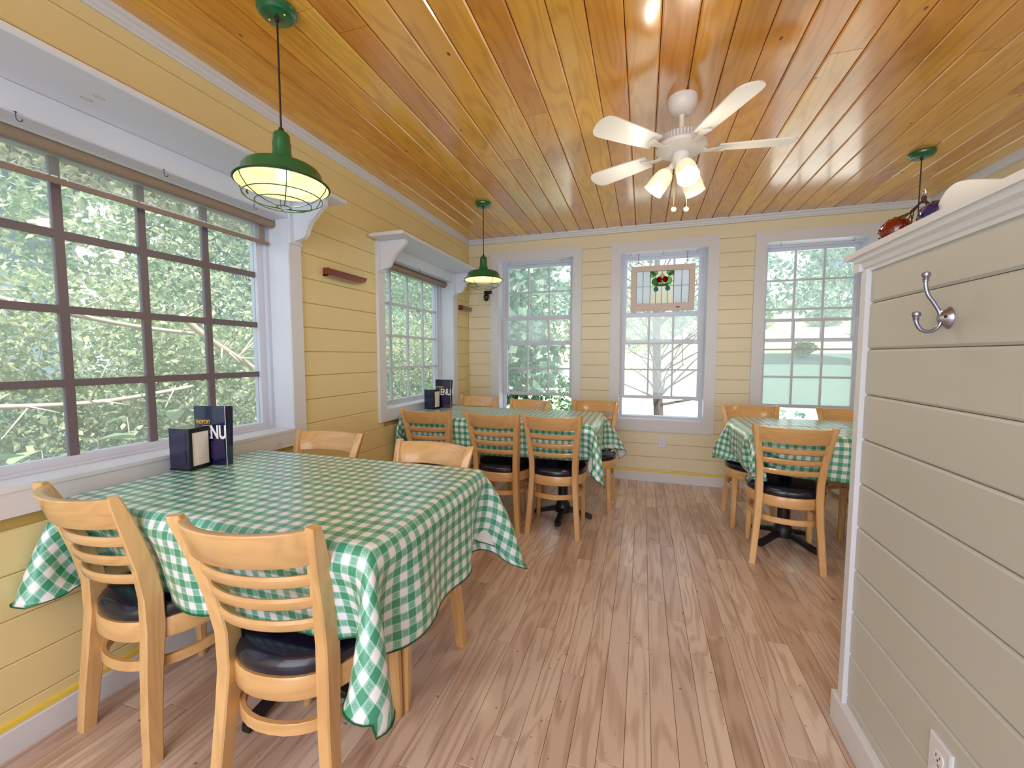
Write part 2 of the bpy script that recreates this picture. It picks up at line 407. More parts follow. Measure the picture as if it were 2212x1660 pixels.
# back wall
BW = [(-1.472, -.683), (-.225, .548), (1.008, 1.783)]
BZ = (.60, 2.21)
wb = MB()
xs = [XL-.17]+[v for p in BW for v in p]+[XR+.15]
for i in range(0, 8, 2): wb.box(xs[i], xs[i+1], YB+.0142, YB+.17, 0, ZC)
for a, b in BW: wb.box(a, b, YB+.0142, YB+.17, 0, BZ[0]); wb.box(a, b, YB+.0142, YB+.17, BZ[1], ZC)
wall_back = wb.build('wall_back', M['gap']); tag(wall_back, kind='structure')
def spb(z0, z1):
    s = [(XL, XR)]
    for a, b in BW:
        if z1 > BZ[0]-.02 and z0 < BZ[1]+.02: s = cut(s, a-.03, b+.03)
    return s
boards_on(wall_back, rows_from(-.014, .127, .085, ZC), spb, lambda a, z, w_: (a, YB-w_, z), M['yellow'])
# right wall
wr = MB().box(XR+.0142, XR+.15, YF, YB+.17, 0, ZC).build('wall_right', M['gap']); tag(wr, kind='structure')
boards_on(wr, rows_from(-.014, .127, .0, ZC), lambda a, b: [(YF, YB)], lambda a, z, w_: (XR-w_, a, z), M['yellow'])
# wall behind the camera (never in view)
wq = MB().box(XL-.17, XR+.15, YF-.12, YF, 0, ZC).build('wall_rear', M['cream']); tag(wq, kind='structure')
# partition
pt = MB().box(PX+.0142, PX+.105, YF, PE+.045, 0, 1.515).build('wall_partition', M['cgapp']); tag(pt, kind='structure')
boards_on(pt, rows_from(.136-.138, .138, .09, 1.515), lambda a, b: [(YF, PE)], lambda a, z, w_: (PX-w_, a, z), M['cream'], ch=.006)
# partition corner bead, cap and crown under it, baseboard
c1 = MB().box(PX-.013, PX+.014, PE, PE+.03, 0, 1.48).box(PX-.006, PX+.11, PE+.03, PE+.046, 0, 1.48).build('trim_1', M['white'], smooth=False); tag(c1, kind='structure')
cap = MB().box(PX-.032, PX+.15, YF, PE+.11, 1.523, 1.541).build('trim_2', M['white']); tag(cap, kind='structure')
prof = [(0, 1.474), (-.006, 1.474), (-.007, 1.483), (-.012, 1.488), (-.016, 1.5), (-.024, 1.508), (-.026, 1.523), (0, 1.523)]
cr = MB().prism(prof, lambda a, b, t: (PX+a, t, b), YF, PE+.055); cr.box(PX-.02, PX+.13, PE+.03, PE+.07, 1.478, 1.523)
tag(cr.build('trim_3', M['white']), kind='structure')
bb = MB().prism([(0, 0), (-.018, 0), (-.018, .095), (-.012, .104), (0, .104)], lambda a, b, t: (PX+a, t, b), YF, PE+.0465).box(PX-.0175, PX+.12, PE+.0466, PE+.064, 0, .1)
tag(bb.build('baseboard_right', M['white']), kind='structure')
tag(MB().prism([(0, 0), (.016, 0), (.016, .08), (.010, .088), (0, .088)], lambda a, b, t: (XL+a, t, b), YF, YB-.015).build('baseboard_left', M['white']), kind='structure')
tag(MB().prism([(0, 0), (.016, 0), (.016, .08), (.010, .088), (0, .088)], lambda a, b, t: (t, YB-a, b), XL, XR).build('baseboard_back', M['white']), kind='structure')
M['ystrip'] = plain('bright_yellow_paint', srgb(240, 214, 92), .45, .04, 8)
tag(MB().prism([(0, .088), (.013, .088), (.011, .102), (0, .106)], lambda a, b, t: (XL+a, t, b), YF, YB-.015).build('trim_7', M['ystrip']), kind='structure')
tag(MB().prism([(0, .088), (.013, .088), (.011, .102), (0, .106)], lambda a, b, t: (t, YB-a, b), XL, XR).build('trim_8', M['ystrip']), kind='structure')
# crown mouldings
cpf = [(0, 0), (0, -.045), (.008, -.047), (.010, -.038), (.018, -.032), (.020, -.02), (.032, -.014), (.034, 0)]
tag(MB().prism(cpf, lambda a, b, t: (XL+a, t, ZC+b), YF, YB).build('trim_4', M['white']), kind='structure')
tag(MB().prism(cpf, lambda a, b, t: (t, YB-a, ZC+b), XL+.0, XR).build('trim_5', M['white']), kind='structure')
tag(MB().prism(cpf, lambda a, b, t: (XR-a, t, ZC+b), YF, YB).build('trim_6', M['white']), kind='structure')

# ------------------------------------------------------------------ back windows
def sash(parent, name, x0, x1, z0, z1, y0, y1, ncol, nrow, muntw=.018, rail=.035, stile=.036, top=None, mat='vinyl'):
    tr = top or rail
    s = MB().box(x0, x0+stile, y0, y1, z0, z1).box(x1-stile, x1, y0, y1, z0, z1).box(x0+stile, x1-stile, y0, y1, z0, z0+rail).box(x0+stile, x1-stile, y0, y1, z1-tr, z1)
    o = s.build(name, M[mat], parent)
    gx0, gx1, gz0, gz1 = x0+stile, x1-stile, z0+rail, z1-tr; ym = (y0+y1)/2
    for i in range(1, ncol):
        xx = gx0+(gx1-gx0)*i/ncol; MB().box(xx-muntw/2, xx+muntw/2, ym-.007, ym+.007, gz0, gz1).build('muntin', M[mat], o)
    for j in range(1, nrow):
        zz = gz0+(gz1-gz0)*j/nrow; MB().box(gx0, gx1, ym-.0065, ym+.0065, zz-muntw/2, zz+muntw/2).build('muntin', M[mat], o)
    for i in range(ncol):
        for j in range(nrow):
            a = gx0+(gx1-gx0)*i/ncol; b = gx0+(gx1-gx0)*(i+1)/ncol; c = gz0+(gz1-gz0)*j/nrow; d = gz0+(gz1-gz0)*(j+1)/nrow
            MB().box(a, b, ym-.0015, ym+.0015, c, d).build('pane', M['glass'], o)
    return o
def hungwin(idx, a, b, lowtop, lowbot, lab):
    wn = empty('window_%d' % idx, ((a+b)/2, YB, BZ[0]), kind='structure'); wn['label'] = lab
    base = Vector(wn.location); z0, z1 = BZ
    class L:  # local shift
        pass
    def sh(mb): mb.v = [tuple(Vector(v)-base) for v in mb.v]; return mb
    ca = YB-.02; wd = .088
    def casing(poly): return sh(MB().prism(poly, lambda p, q, t: (p, t, q), ca, YB+.004))
    casing([(a, z1), (b, z1), (b+wd, z1+wd), (a-wd, z1+wd)]).build('casing', M['white'], wn)
    casing([(a, z0), (a, z1), (a-wd, z1+wd), (a-wd, z0-.108)]).build('casing', M['white'], wn)
    casing([(b, z0), (b, z1), (b+wd, z1+wd), (b+wd, z0-.108)]).build('casing', M['white'], wn)
    casing([(a, z0), (b, z0), (b+wd, z0-.108), (a-wd, z0-.108)]).build('casing', M['white'], wn)
    d0, d1 = YB-.015, YB+.13
    sh(MB().box(a-.004, a+.004, d0, d1, z0, z1).box(b-.004, b+.004, d0, d1, z0, z1).box(a+.004, b-.004, d0+.0004, d1-.0004, z1-.004, z1+.004).box(a+.004, b-.004, d0+.0004, d1-.0004, z0-.004, z0+.006)).build('jamb', M['white'], wn)
    f0, f1 = YB+.1302, YB+.20
    sh(MB().box(a, a+.02, f0, f1, z0+.024, z1).box(b-.02, b, f0, f1, z0+.024, z1).box(a+.02, b-.02, f0+.0004, f1, z1-.02, z1).box(a+.0042, b-.0042, f0-.03, f1, z0+.0062, z0+.024)
       .box(a+.02, a+.03, YB+.1556, YB+.1644, z0+.024, z1-.02).box(b-.03, b-.02, YB+.1556, YB+.1644, z0+.024, z1-.02)).build('window_frame', M['vinyl'], wn)
    up_ = sash(wn, 'upper_sash', a+.02, b-.02, 1.345, z1-.02, YB+.165, YB+.19, 3, 3, rail=.035, top=.03)
    lo_ = sash(wn, 'lower_sash', a+.015, b-.015, lowbot, lowtop, YB+.13, YB+.155, 3, 3, rail=.03, top=.028)
    for o in (up_, lo_):
        for q in [o]+[c for c in scn.objects if c.parent == o]:
            q.data.transform(Matrix.Translation(-base))
    return wn
W1 = hungwin(1, *BW[0], 1.63, .795, 'white sash window at the left of the back wall, raised sash')
W2 = hungwin(2, *BW[1], 1.63, .795, 'white sash window behind the hanging coloured glass panel')
W3 = hungwin(3, *BW[2], 1.555, .75, 'white sash window at the right of the back wall')
# ------------------------------------------------------------------ left windows
def leftwin(idx, y0, y1, ncol, yr, lab):
    wn = empty('window_%d' % idx, (XL, (y0+y1)/2, .821), kind='structure'); wn['label'] = lab
    base = Vector(wn.location); z0, z1 = .821, 1.945
    def P(mb, nm, mat, par=None):
        mb.v = [tuple(Vector(v)-base) for v in mb.v]; return mb.build(nm, M[mat], par or wn)
    wd = .088; xa, xb = XL-.004, XL+.02
    cas = lambda poly: MB().prism(poly, lambda p, q, t: (t, p, q), xa, xb)
    P(cas([(y1, z0-.088), (y1+wd*.92, z0-.088), (y1+wd*.92, 2.03), (y1, 2.03)]), 'casing', 'white')
    P(cas([(y0, z0-.088), (y0-wd*.92, z0-.088), (y0-wd*.92, 2.03), (y0, 2.03)]), 'casing', 'white')
    P(cas([(y0, z0-.088), (y1, z0-.088), (y1, z0-.012), (y0, z0-.012)]), 'casing', 'white')
    P(cas([(y0, z1), (y1, z1), (y1, 2.03), (y0, 2.03)]), 'casing', 'white')
    jx0, jx1 = XL-.1145, XL+.016
    P(MB().box(jx0, jx1, y1-.003, y1+.004, z0, z1).box(jx0, jx1, y0-.004, y0+.003, z0, z1).box(jx0, jx1, y0, y1, z1-.003, z1+.004), 'jamb', 'white')
    P(MB().box(jx0, XL+.0245, y0+.0005, y1-.0005, z0-.0115, z0+.003), 'window_sill', 'white')
    fx0, fx1 = -2.03, -1.935
    fr = MB().box(fx0, fx1, y1-.022, y1, z0, z1).box(fx0, fx1, y0, y0+.022, z0, z1).box(fx0, fx1-.0005, y0+.022, y1-.022, z1-.024, z1).box(fx0, fx1-.0005, y0+.022, y1-.022, z0+.0032, z0+.014)
    s0, s1 = -2.0, -1.955
    fr.box(s0, s1, yr, y1-.022, .858, 1.91).box(s0, s1, y0+.022, yr-ncol*.2575, .858, 1.91).box(s0, s1, y0+.022, y1-.022, 1.91, z1-.024).box(s0, s1, y0+.022, y1-.022, z0+.014, .858)
    fo = P(fr, 'window_frame', 'vinyl')
    yl = yr-ncol*.2575; mw = .0135 if idx == 4 else .0095; mt = 'taupe' if idx == 4 else 'vinyl'
    for i in range(1, ncol):
        yy = yr-i*.2575; P(MB().box(-1.985, -1.966, yy-mw, yy+mw, .858, 1.91), 'muntin', mt, fo)
    for j in range(1, 4):
        zz = .858+j*.263; P(MB().box(-1.984, -1.967, yl, yr, zz-mw, zz+mw), 'muntin', mt, fo)
    for i in range(ncol):
        for j in range(4):
            P(MB().box(-1.978, -1.974, yr-(i+1)*.2575, yr-i*.2575, .858+j*.263, .858+(j+1)*.263), 'pane', 'glass', fo)
    return wn
W4 = leftwin(4, -.42, 1.767, 8, 1.705, 'large white window of many small panes beside the near table')
W5 = leftwin(5, 2.62, 3.762, 4, 3.71, 'smaller window in the left wall near the back corner')
# shelves with brackets above the left windows
def bracket(mb_y, t, parent):
    pts = [(0, 2.03), (.215, 2.03), (.215, 2.0), (.195, 1.985), (.16, 1.955), (.125, 1.925), (.105, 1.895), (.09, 1.86), (.075, 1.845), (.035, 1.835), (0, 1.83)]
    b = MB().prism(pts, lambda a, z, u: (XL+.018+a, mb_y+u, z), -t/2, t/2)
    o = b.build('bracket', M['white'], parent)
    inner = [(.008, 2.02), (.195, 2.02), (.197, 2.003), (.15, 1.967), (.11, 1.925), (.085, 1.875), (.06, 1.855), (.008, 1.845)]
    MB().prism(inner, lambda a, z, u: (XL+.018+a, mb_y+u, z), -t/2-.002, t/2+.002).build('bracket_panel', M['white'], o)
    MB().box(XL+.016, XL+.032, mb_y-.04, mb_y+.04, 1.815, 2.03).build('bracket_plate', M['white'], o)
def shelf(y0, y1, ys, name, lab):
    s = empty(name, (0, 0, 0), label=lab, cat='shelf')
    MB().prism([(0, 0), (.262, 0), (.268, .004), (.268, .018), (.262, .022), (0, .022)], lambda a, b, t: (XL+.02+a, t, 2.031+b), y0, y1).build('shelf_board', M['white'], s)
    for yy in ys: bracket(yy, .028, s)
    return s
sh1 = shelf(-.55, 1.90, (-.46, 1.808), 'window_shelf', 'long white painted shelf on scrolled brackets above the large near window')
sh2 = shelf(2.445, 3.96, (2.575, 3.80), 'window_shelf', 'short white painted shelf on scrolled brackets above the window near the corner')
M['filler'] = plain('yellowed_filler', srgb(196, 176, 138), .6, .05)
for fx_, fy_ in ((-1.697, .893), (-1.649, .900)):
    MB().tube([(fx_+.006*math.sin(t), fy_+.016*math.cos(t), 2.0308) for t in np.linspace(0, 2*PI, 16, endpoint=False)], .0011, 5, True).build('filled_hole', M['filler'], sh1)
# roller blinds
rb = empty('roller_blind', (-1.90, 1.75, 1.92), label='tan roller blind pulled partly down over the large near window', cat='blind')
def loc(mb, o): mb.v = [tuple(Vector(v)-Vector(o.location)) for v in mb.v]; return mb
loc(MB().tube([(-1.90, -.38, 1.918), (-1.90, 1.757, 1.918)], .021, 20), rb).build('roller_tube', M['blind'], rb, True)
loc(MB().box(-1.9, -1.88, -.38, 1.755, 1.933, 1.942), rb).build('head_rail', M['cream'], rb)
loc(MB().prism([(-1.9205, 1.915), (-1.9195, 1.915), (-1.9225, 1.815), (-1.9235, 1.815)], lambda a, b, t: (a, t, b), -.37, 1.70), rb).build('blind_fabric', M['sheer'], rb)
loc(MB().prism([(-1.9205, 1.915), (-1.918, 1.915), (-1.9215, 1.815), (-1.924, 1.815)], lambda a, b, t: (a, t, b), 1.70, 1.728), rb).build('blind_edge', M['blind'], rb)
loc(MB().prism([(-1.927, 1.806), (-1.9165, 1.806), (-1.918, 1.824), (-1.925, 1.824)], lambda a, b, t: (a, t, b), -.37, 1.748), rb).build('bottom_bar', M['blind'], rb)
hr = MB(); q = random.Random(5); yy = -.3
while yy < 1.66:
    l = .006+q.random()*.012; hr.box(-1.926, -1.918, yy, yy+l, 1.826, 1.831); yy += l+.008
tag(loc(hr, rb).build('lace_edge', M['wprint'], rb), kind='stuff')
rb2 = empty('roller_blind', (-1.885, 3.2, 1.92), label='tan roller blind rolled fully up in the window near the corner', cat='blind')
loc(MB().tube([(-1.885, 2.64, 1.918), (-1.885, 3.745, 1.918)], .022, 20), rb2).build('roller_tube', M['blind'], rb2, True)
loc(MB().box(-1.89, -1.88, 2.64, 3.745, 1.889, 1.897), rb2).build('bottom_bar', M['blind'], rb2)
# cup hooks
def hook_mesh():
    pts = [(0, 0, 0), (0, 0, -.010)]+[(0, .007-.007*math.cos(a), -.018-.007*math.sin(a)) for a in [PI*.0, PI*.25, PI*.5, PI*.75, PI, PI*1.15]]
    return MB().tube(pts, .0013, 6).lathe([(0, 0), (.004, -.0005), (.0035, -.0015), (0, -.002)], 10).mesh('cup_hook', M['dsteel'], True)
HM = hook_mesh()
hooks = [((-1.795, .773, 1.9445), 'cup hook over the large window, leftmost, beside the frame edge', 0), ((-1.795, 1.173, 1.9445), 'cup hook over the large window, midway along its head', 0),
         ((-1.79, 1.56, 1.9445), 'cup hook over the large window, half behind the near green lamp', 0), ((-1.79, 2.706, 1.9445), 'cup hook over the corner side window, nearest the left bracket', 0),
         ((-1.79, 3.10, 1.9445), 'cup hook over the corner side window, the middle one', 0), ((-1.79, 3.52, 1.9445), 'cup hook over the corner side window, at the far end', 0),
         ((-1.36, YB+.03, 2.2055), 'tiny cup hook over the left back window, left one', 1), ((-.80, YB+.03, 2.2055), 'tiny cup hook over the left back window, right one', 1),
         ((-.13, YB+.03, 2.2055), 'tiny cup hook left of the panel chains', 1), ((.165, YB+.03, 2.2055), 'tiny cup hook between the panel chains', 1), ((.46, YB+.03, 2.2055), 'tiny cup hook right of the panel chains', 1),
         ((1.13, YB+.03, 2.2055), 'tiny cup hook over the right back window, left one', 1), ((1.66, YB+.03, 2.2055), 'tiny cup hook over the right back window, right one', 1)]
for p, l, r in hooks:
    o = bpy.data.objects.new('cup_hook', HM); COL.objects.link(o); o.location = p; o.rotation_euler = (0, 0, r*PI/2)
    tag(o, l, 'hook', 'small cup hooks under the window heads')

# ------------------------------------------------------------------ chairs
def seat_outline(n, hx, y0, y1, e=2.25, k=1.0):
    cy = (y0+y1)/2; hy = (y1-y0)/2; r = []
    for i in range(n):
        a = 2*PI*i/n; c, s_ = math.cos(a), math.sin(a)
        x = math.copysign(abs(c)**(2/e), c); y = math.copysign(abs(s_)**(2/e), s_)
        r.append((x*hx*k*(1+.05*y), cy+y*hy*k))
    return r
def make_chair():
    root = empty('dining_chair')
    # rear posts: sabre-curved, turned a little so that they follow the bow of the back
    for s in (-1, 1):
        st = [(-.20, 0, .172, .0170, .020), (-.192, .12, .163, .0175, .022), (-.178, .28, .151, .0180, .0245), (-.166, .40, .146, .0185, .0270), (-.168, .50, .148, .0185, .0265),
              (-.186, .60, .156, .0180, .0250), (-.214, .70, .166, .0175, .0225), (-.240, .78, .177, .0170, .0185), (-.254, .82, .183, .0165, .0150), (-.260, .838, .186, .0150, .0110)]
        tw = [0, 0, .02, .06, .12, .20, .27, .32, .34, .34]
        MB().sweep([(s*x, y, z) for y, z, x, a, b in st], [(math.cos(t), s*math.sin(t)*-1, 0) for t in tw], [(s*math.sin(t), math.cos(t), 0) for t in tw], [t[3] for t in st], [t[4] for t in st], ch=.22).build('rear_leg', M['chair'], root, True)
        fs = [(.170, .160, 0, .0125), (.170, .160, .010, .0140), (.170, .160, .012, .0155), (.166, .154, .15, .0175), (.160, .148, .36, .020)]
        MB().sweep([(s*x, y, z) for x, y, z, a in fs], [(1, 0, 0)]*5, [(0, 1, 0)]*5, [t[3] for t in fs], [t[3] for t in fs], ch=.45).build('front_leg', M['chair'], root, True)
    def rail(z, h, t, bow, y0, nm, hx=.174, tilt=.35, ch=.3, mat='chairh'):
        n = 21; P = []; U = []; V = []
        for i in range(n):
            u = -1+2*i/(n-1); P.append((u*hx, y0-bow*(1-u*u)**.8, z)); tg = Vector((hx, 1.7*bow*u, 0)).normalized()
            V.append(Vector((0, -tilt, 1)).normalized()); U.append(Vector((-tg.y, tg.x, 0)))
        return MB().sweep(P, U, V, [t/2]*n, [h/2]*n, ch=ch).build(nm, M[mat], root, True)
    rail(.783, .096, .023, .058, -.240, 'crest_rail', hx=.170, tilt=.33)
    for z, y, hx in ((.690, -.210, .163), (.626, -.192, .157), (.562, -.177, .151)): rail(z, .034, .019, .050, y, 'slat', hx=hx, tilt=.25, ch=.75)
    # seat frame ring and cushion
    N = 40
    o1 = seat_outline(N, .207, -.212, .214); o2 = seat_outline(N, .207, -.212, .214, k=.985); o3 = seat_outline(N, .207, -.212, .214, k=.90)
    rs = [[(x, y, .352) for x, y in o3], [(x, y, .352) for x, y in o2], [(x, y, .357) for x, y in o1], [(x, y, .408) for x, y in o1], [(x, y, .414) for x, y in o2], [(x, y, .414) for x, y in o3]]
    MB().loft(rs).build('seat_frame', M['chairh'], root, True)
    cs = []
    for k, z in ((.93, .412), (.985, .418), (1.0, .430), (.99, .443), (.95, .455), (.86, .464), (.7, .469), (.4, .472), (.05, .473)):
        cs.append([(x, y, z) for x, y in seat_outline(N, .205, -.208, .212, k=k)])
    MB().loft(cs).build('seat_cushion', M['seat'], root, True)
    P = []; U = []; V = []
    for i in range(29):
        a = math.radians(52-284*i/28); c, s_ = math.cos(a), math.sin(a); e = 2.25
        x = math.copysign(abs(c)**(2/e), c)*.180; y = .0+math.copysign(abs(s_)**(2/e), s_)*.198
        P.append(Vector((x, y-.002, .272)))
    for i, p in enumerate(P):
        d = (P[min(i+1, 28)]-P[max(i-1, 0)]).normalized(); U.append((-d.y, d.x, 0)); V.append((0, 0, 1))
    MB().sweep(P, U, V, [.0075]*29, [.016]*29).build('stretcher_hoop', M['chairh'], root, True)
    return root
chair0 = make_chair(); index_kids()
CH = {  # top midpoint x,y and heading (0 = faces +Y)
 'A': (-1.548, .720, -3, 'ladder-back chair at the near table, beside the window wall, back to us'),
 'B': (-.880, .694, 7, 'largest ladder-back chair, nearest to us at the cloth corner'),
 'C': (-1.506, 1.700, 180, 'ladder-back chair beyond the near table, in the nook against the yellow wall'),
 'D': (-.868, 1.612, 173, 'ladder-back chair beyond the near table, at its aisle end, top rail angled'),
 'E': (-1.480, 2.600, 3, 'ladder-back chair on our side of the long corner table, beside the yellow wall'),
 'F': (-.966, 2.578, -1, 'ladder-back chair on our side of the long corner table, middle of three'),
 'G': (-.558, 2.600, 2, 'ladder-back chair on our side of the long corner table, at the aisle end'),
 'H': (-1.478, 3.654, 176, 'ladder-back chair in the back corner behind the long table'),
 'I': (-.936, 3.50, 166, 'ladder-back chair in front of the left back window, turned slightly'),
 'J': (-.383, 3.615, 178, 'ladder-back chair behind the long table, at its right end between the windows'),
 'K': (.801, 2.600, -8, 'ladder-back chair with its back to us at the right-hand table'),
 'L': (.801, 3.620, 180, 'ladder-back chair behind the right-hand table, left one, under the yellow wall'),
 'M': (1.435, 3.60, 180, 'ladder-back chair behind the right-hand table, cut off by the partition'),
 'N': (1.44, 2.60, 0, 'ladder-back chair at the right table, nearly all behind the partition')}
first = True
for k, (x, y, hd, lab) in CH.items():
    o = chair0 if first else copy_tree(chair0); first = False
    a = math.radians(hd); f = Vector((-math.sin(a), math.cos(a), 0))
    o.location = Vector((x, y, 0))+f*.266; o.rotation_euler = (0, 0, a)
    tag(o, 'blond wooden '+lab, 'chair', 'blond ladder-back dining chairs')

# ------------------------------------------------------------------ tables
def table(name, x0, x1, y0, y1, peds, lab, rot=45):
    t = empty(name, ((x0+x1)/2, (y0+y1)/2, 0), label=lab, cat='table', group='pedestal tables under checked cloths')
    L_ = Vector(t.location)
    MB().box(x0-L_.x+.022, x1-L_.x-.022, y0-L_.y+.022, y1-L_.y-.022, .738, .757).build('tabletop', M['chairh'], t)
    for px in peds:
        c = (px-L_.x, 0, 0)
        pb = MB().lathe([(.036, .03), (.036, .70), (.06, .705), (.06, .715), (.0, .715)], 20, c)
        pb.box(c[0]-.18, c[0]+.18, -.03, .03, .716, .737).box(c[0]-.03, c[0]+.03, -.18, .18, .715, .737)
        po = pb.build('pedestal_column', M['iron'], t, True)
        MB().lathe([(.036, .12), (.05, .1), (.06, .07), (.055, .035), (0, .03)], 20, c).build('base_hub', M['iron'], po, True)
        for i in range(4):
            a = math.radians(rot+90*i); d = Vector((math.cos(a), math.sin(a), 0))
            pts = [(d*r+Vector((c[0], 0, z))) for r, z in ((.03, .06), (.08, .052), (.14, .034), (.20, .022), (.22, .014))]
            MB().sweep(pts, [Vector((-d.y, d.x, 0))]*5, [(0, 0, 1)]*5, [.024, .02, .019, .022, .016], [.02, .017, .014, .014, .0125]).build('base_foot', M['iron'], t, True)
    return t
T1 = (-1.765, -.585, .792, 1.52); T2 = (-1.765, -.30, 2.722, 3.39); T3 = (.628, 1.84, 2.722, 3.425)
table('pedestal_table', *T1, (-1.20,), 'near table by the large window, under the biggest checked cloth', 270)
table('pedestal_table', *T2, (-1.45, -.56), 'long corner table under the checked cloth, below the back window', 270)
table('pedestal_table', *T3, (.905, 1.55), 'right-hand table half hidden by the partition, under a checked cloth', -50)

# ------------------------------------------------------------------ tablecloths (relaxed cloth)
def cloth(T, over, name, lab, seed, chairs=(), wall=True, mult=620, ztop=.769, rcn=1.25):
    x0, x1, y0, y1 = T; oL, oR, oF, oB = over; h = .0198
    nx = int(round((x1-x0+oL+oR)/h))+1; ny = int(round((y1-y0+oF+oB)/h))+1
    us = np.linspace(x0-oL, x1+oR, nx); vs = np.linspace(y0-oF, y1+oB, ny)
    U, V = np.meshgrid(us, vs, indexing='ij'); hx = us[1]-us[0]; hy = vs[1]-vs[0]
    ex = np.where(U < x0, U-x0, np.where(U > x1, U-x1, 0)); ey = np.where(V < y0, V-y0, np.where(V > y1, V-y1, 0))
    pin = (ex == 0) & (ey == 0)
    oX = np.where(U < x0, oL, oR); oY = np.where(V < y0, oF, oB); rc = np.where((U > x1) & (V > y1), .45, rcn)   # rounded corners of the sheet
    en, fn_ = ex/oX, ey/oY
    U = U-ex*(1-np.sqrt(1-rc*fn_**2/2)); V = V-ey*(1-np.sqrt(1-rc*en**2/2))
    ex = ex*np.sqrt(1-rc*fn_**2/2); ey = ey*np.sqrt(1-rc*en**2/2); R0 = np.stack([U, V], -1)
    rg = np.random.RandomState(seed)
    corner = (ex != 0) & (ey != 0); rr = np.hypot(ex, ey)
    X = np.clip(U, x0, x1)+np.where(corner, ex*.75, ex*.15); Y = np.clip(V, y0, y1)+np.where(corner, ey*.75, ey*.15)
    Z = ztop-.98*np.where(corner, rr*.75, np.maximum(np.abs(ex), np.abs(ey)))
    ln = (U < x0) & (V < y0) & wall; Y = np.where(ln, y0+ey, Y); Z = np.where(ln, ztop-np.abs(ex)*.95-np.abs(ey)*.2, Z); X = np.where(ln, -1.80+ex*.05, X)
    P = np.stack([X, Y, Z], -1); P[~pin] += rg.normal(0, .002, (int((~pin).sum()), 3))
    P[..., 2][pin] = ztop
    W = np.where(pin, 0., 1.); Q = P.copy()
    def solve(a, b, rest, k, one=False):
        A = P[a]; B = P[b]; wa = W[a]; wb = W[b]
        d = B-A; L = np.sqrt((d*d).sum(-1))+1e-9; C = (L-np.sqrt(((R0[b]-R0[a])**2).sum(-1)))
        if one: C = np.where(C > 0, C*.0, C)
        ws = wa+wb; s_ = np.where(ws > 0, k*C/(L*np.maximum(ws, 1e-9)), 0)[..., None]*d
        P[a] += s_*wa[..., None]; P[b] -= s_*wb[..., None]
    S = np.s_
    def pairs(dx, dy):
        out = []
        for o in range(2*max(dx, 0)+(2*abs(dy) if dx == 0 else 0)):
            pass
        return out
    hd = math.hypot(hx, hy)
    cons = []
    for par in (0, 1):
        n_ = (nx-1-par)//2*2; cons.append((S[par:par+n_:2, :], S[par+1:par+1+n_:2, :], hx, 1., False))
        n_ = (ny-1-par)//2*2; cons.append((S[:, par:par+n_:2], S[:, par+1:par+1+n_:2], hy, 1., False))
    for par in (0, 1):
        n_ = (nx-1-par)//2*2
        cons.append((S[par:par+n_:2, :-1], S[par+1:par+1+n_:2, 1:], hd, .55, False))
        cons.append((S[par:par+n_:2, 1:], S[par+1:par+1+n_:2, :-1], hd, .55, False))
    for st, kb in ((2, .6), (4, .45)):
        for par in range(st):
            # disjoint pairs i, i+st for i in blocks
            idx = np.array([i for i in range(nx-st) if (i//st) % 2 == 0 and i % st == par]); 
            if len(idx): cons.append((S[idx, :], S[idx+st, :], hx*st, kb, False))
            idx = np.array([i for i in range(nx-st) if (i//st) % 2 == 1 and i % st == par]); 
            if len(idx): cons.append((S[idx, :], S[idx+st, :], hx*st, kb, False))
            idx = np.array([i for i in range(ny-st) if (i//st) % 2 == 0 and i % st == par]); 
            if len(idx): cons.append((S[:, idx], S[:, idx+st], hy*st, kb, False))
            idx = np.array([i for i in range(ny-st) if (i//st) % 2 == 1 and i % st == par]); 
            if len(idx): cons.append((S[:, idx], S[:, idx+st], hy*st, kb, False))
    def collide():
        x, y, z = P[..., 0], P[..., 1], P[..., 2]
        m = (x > x0) & (x < x1) & (y > y0) & (y < y1) & (z < ztop) & (z > .725) & (~pin)
        if m.any():
            dd = np.stack([x-x0, x1-x, y-y0, y1-y], -1); j = dd.argmin(-1)
            for jj, (ax, val) in enumerate(((0, x0), (0, x1), (1, y0), (1, y1))):
                mm = m & (j == jj); P[..., ax][mm] = val
        if wall: P[..., 0] = np.maximum(x, np.where((z > .72), -1.794, -1.815))
        for cx, wd, yo, sg in chairs:   # chair backs standing just outside the edge
            zz = [.44, .50, .60, .70, .78, .85]; ff = [-.137, -.142, -.161, -.192, -.221, -.25]
            lim = yo+sg*(np.interp(z, zz, ff)+.004); m2 = (np.abs(x-cx) < wd) & (~pin) & (z < .84)
            if sg > 0: y[m2] = np.maximum(y[m2], lim[m2])
            else: y[m2] = np.minimum(y[m2], lim[m2])
            m3 = (np.abs(x-cx) < .2) & (sg*(y-yo) > -.2) & (sg*(y-yo) < .2); z[m3] = np.maximum(z[m3], .479)
    CN = (ex != 0) & (ey != 0) & ((U > x0) | (not wall)); g = 9.8; dt = .012; NR = (U > x1) & (V < y0); LN = (U < x0) & (V < y0); push = np.where(LN, -6., np.where(NR, -.6, 0.)); pushx = np.where((U > x1) & (V > y1), 2.4, np.where(NR, .3, 0))
    for it in range(mult//5):
        vel = (P-Q)*.965; Q = P.copy(); P += vel; P[..., 2] -= g*dt*dt*W; kx = 7.*max(0., 1-it/70.); P[..., 1] += (push+np.where(CN, np.sign(ey)*kx, 0))*dt*dt; P[..., 0] += (pushx+np.where(CN, np.sign(ex)*kx, 0))*dt*dt; P[pin] = Q[pin]
        for _ in range(5):
            for c in cons: solve(*c)
            collide()
    P[..., 2][~pin] = np.maximum(P[..., 2][~pin], .02)
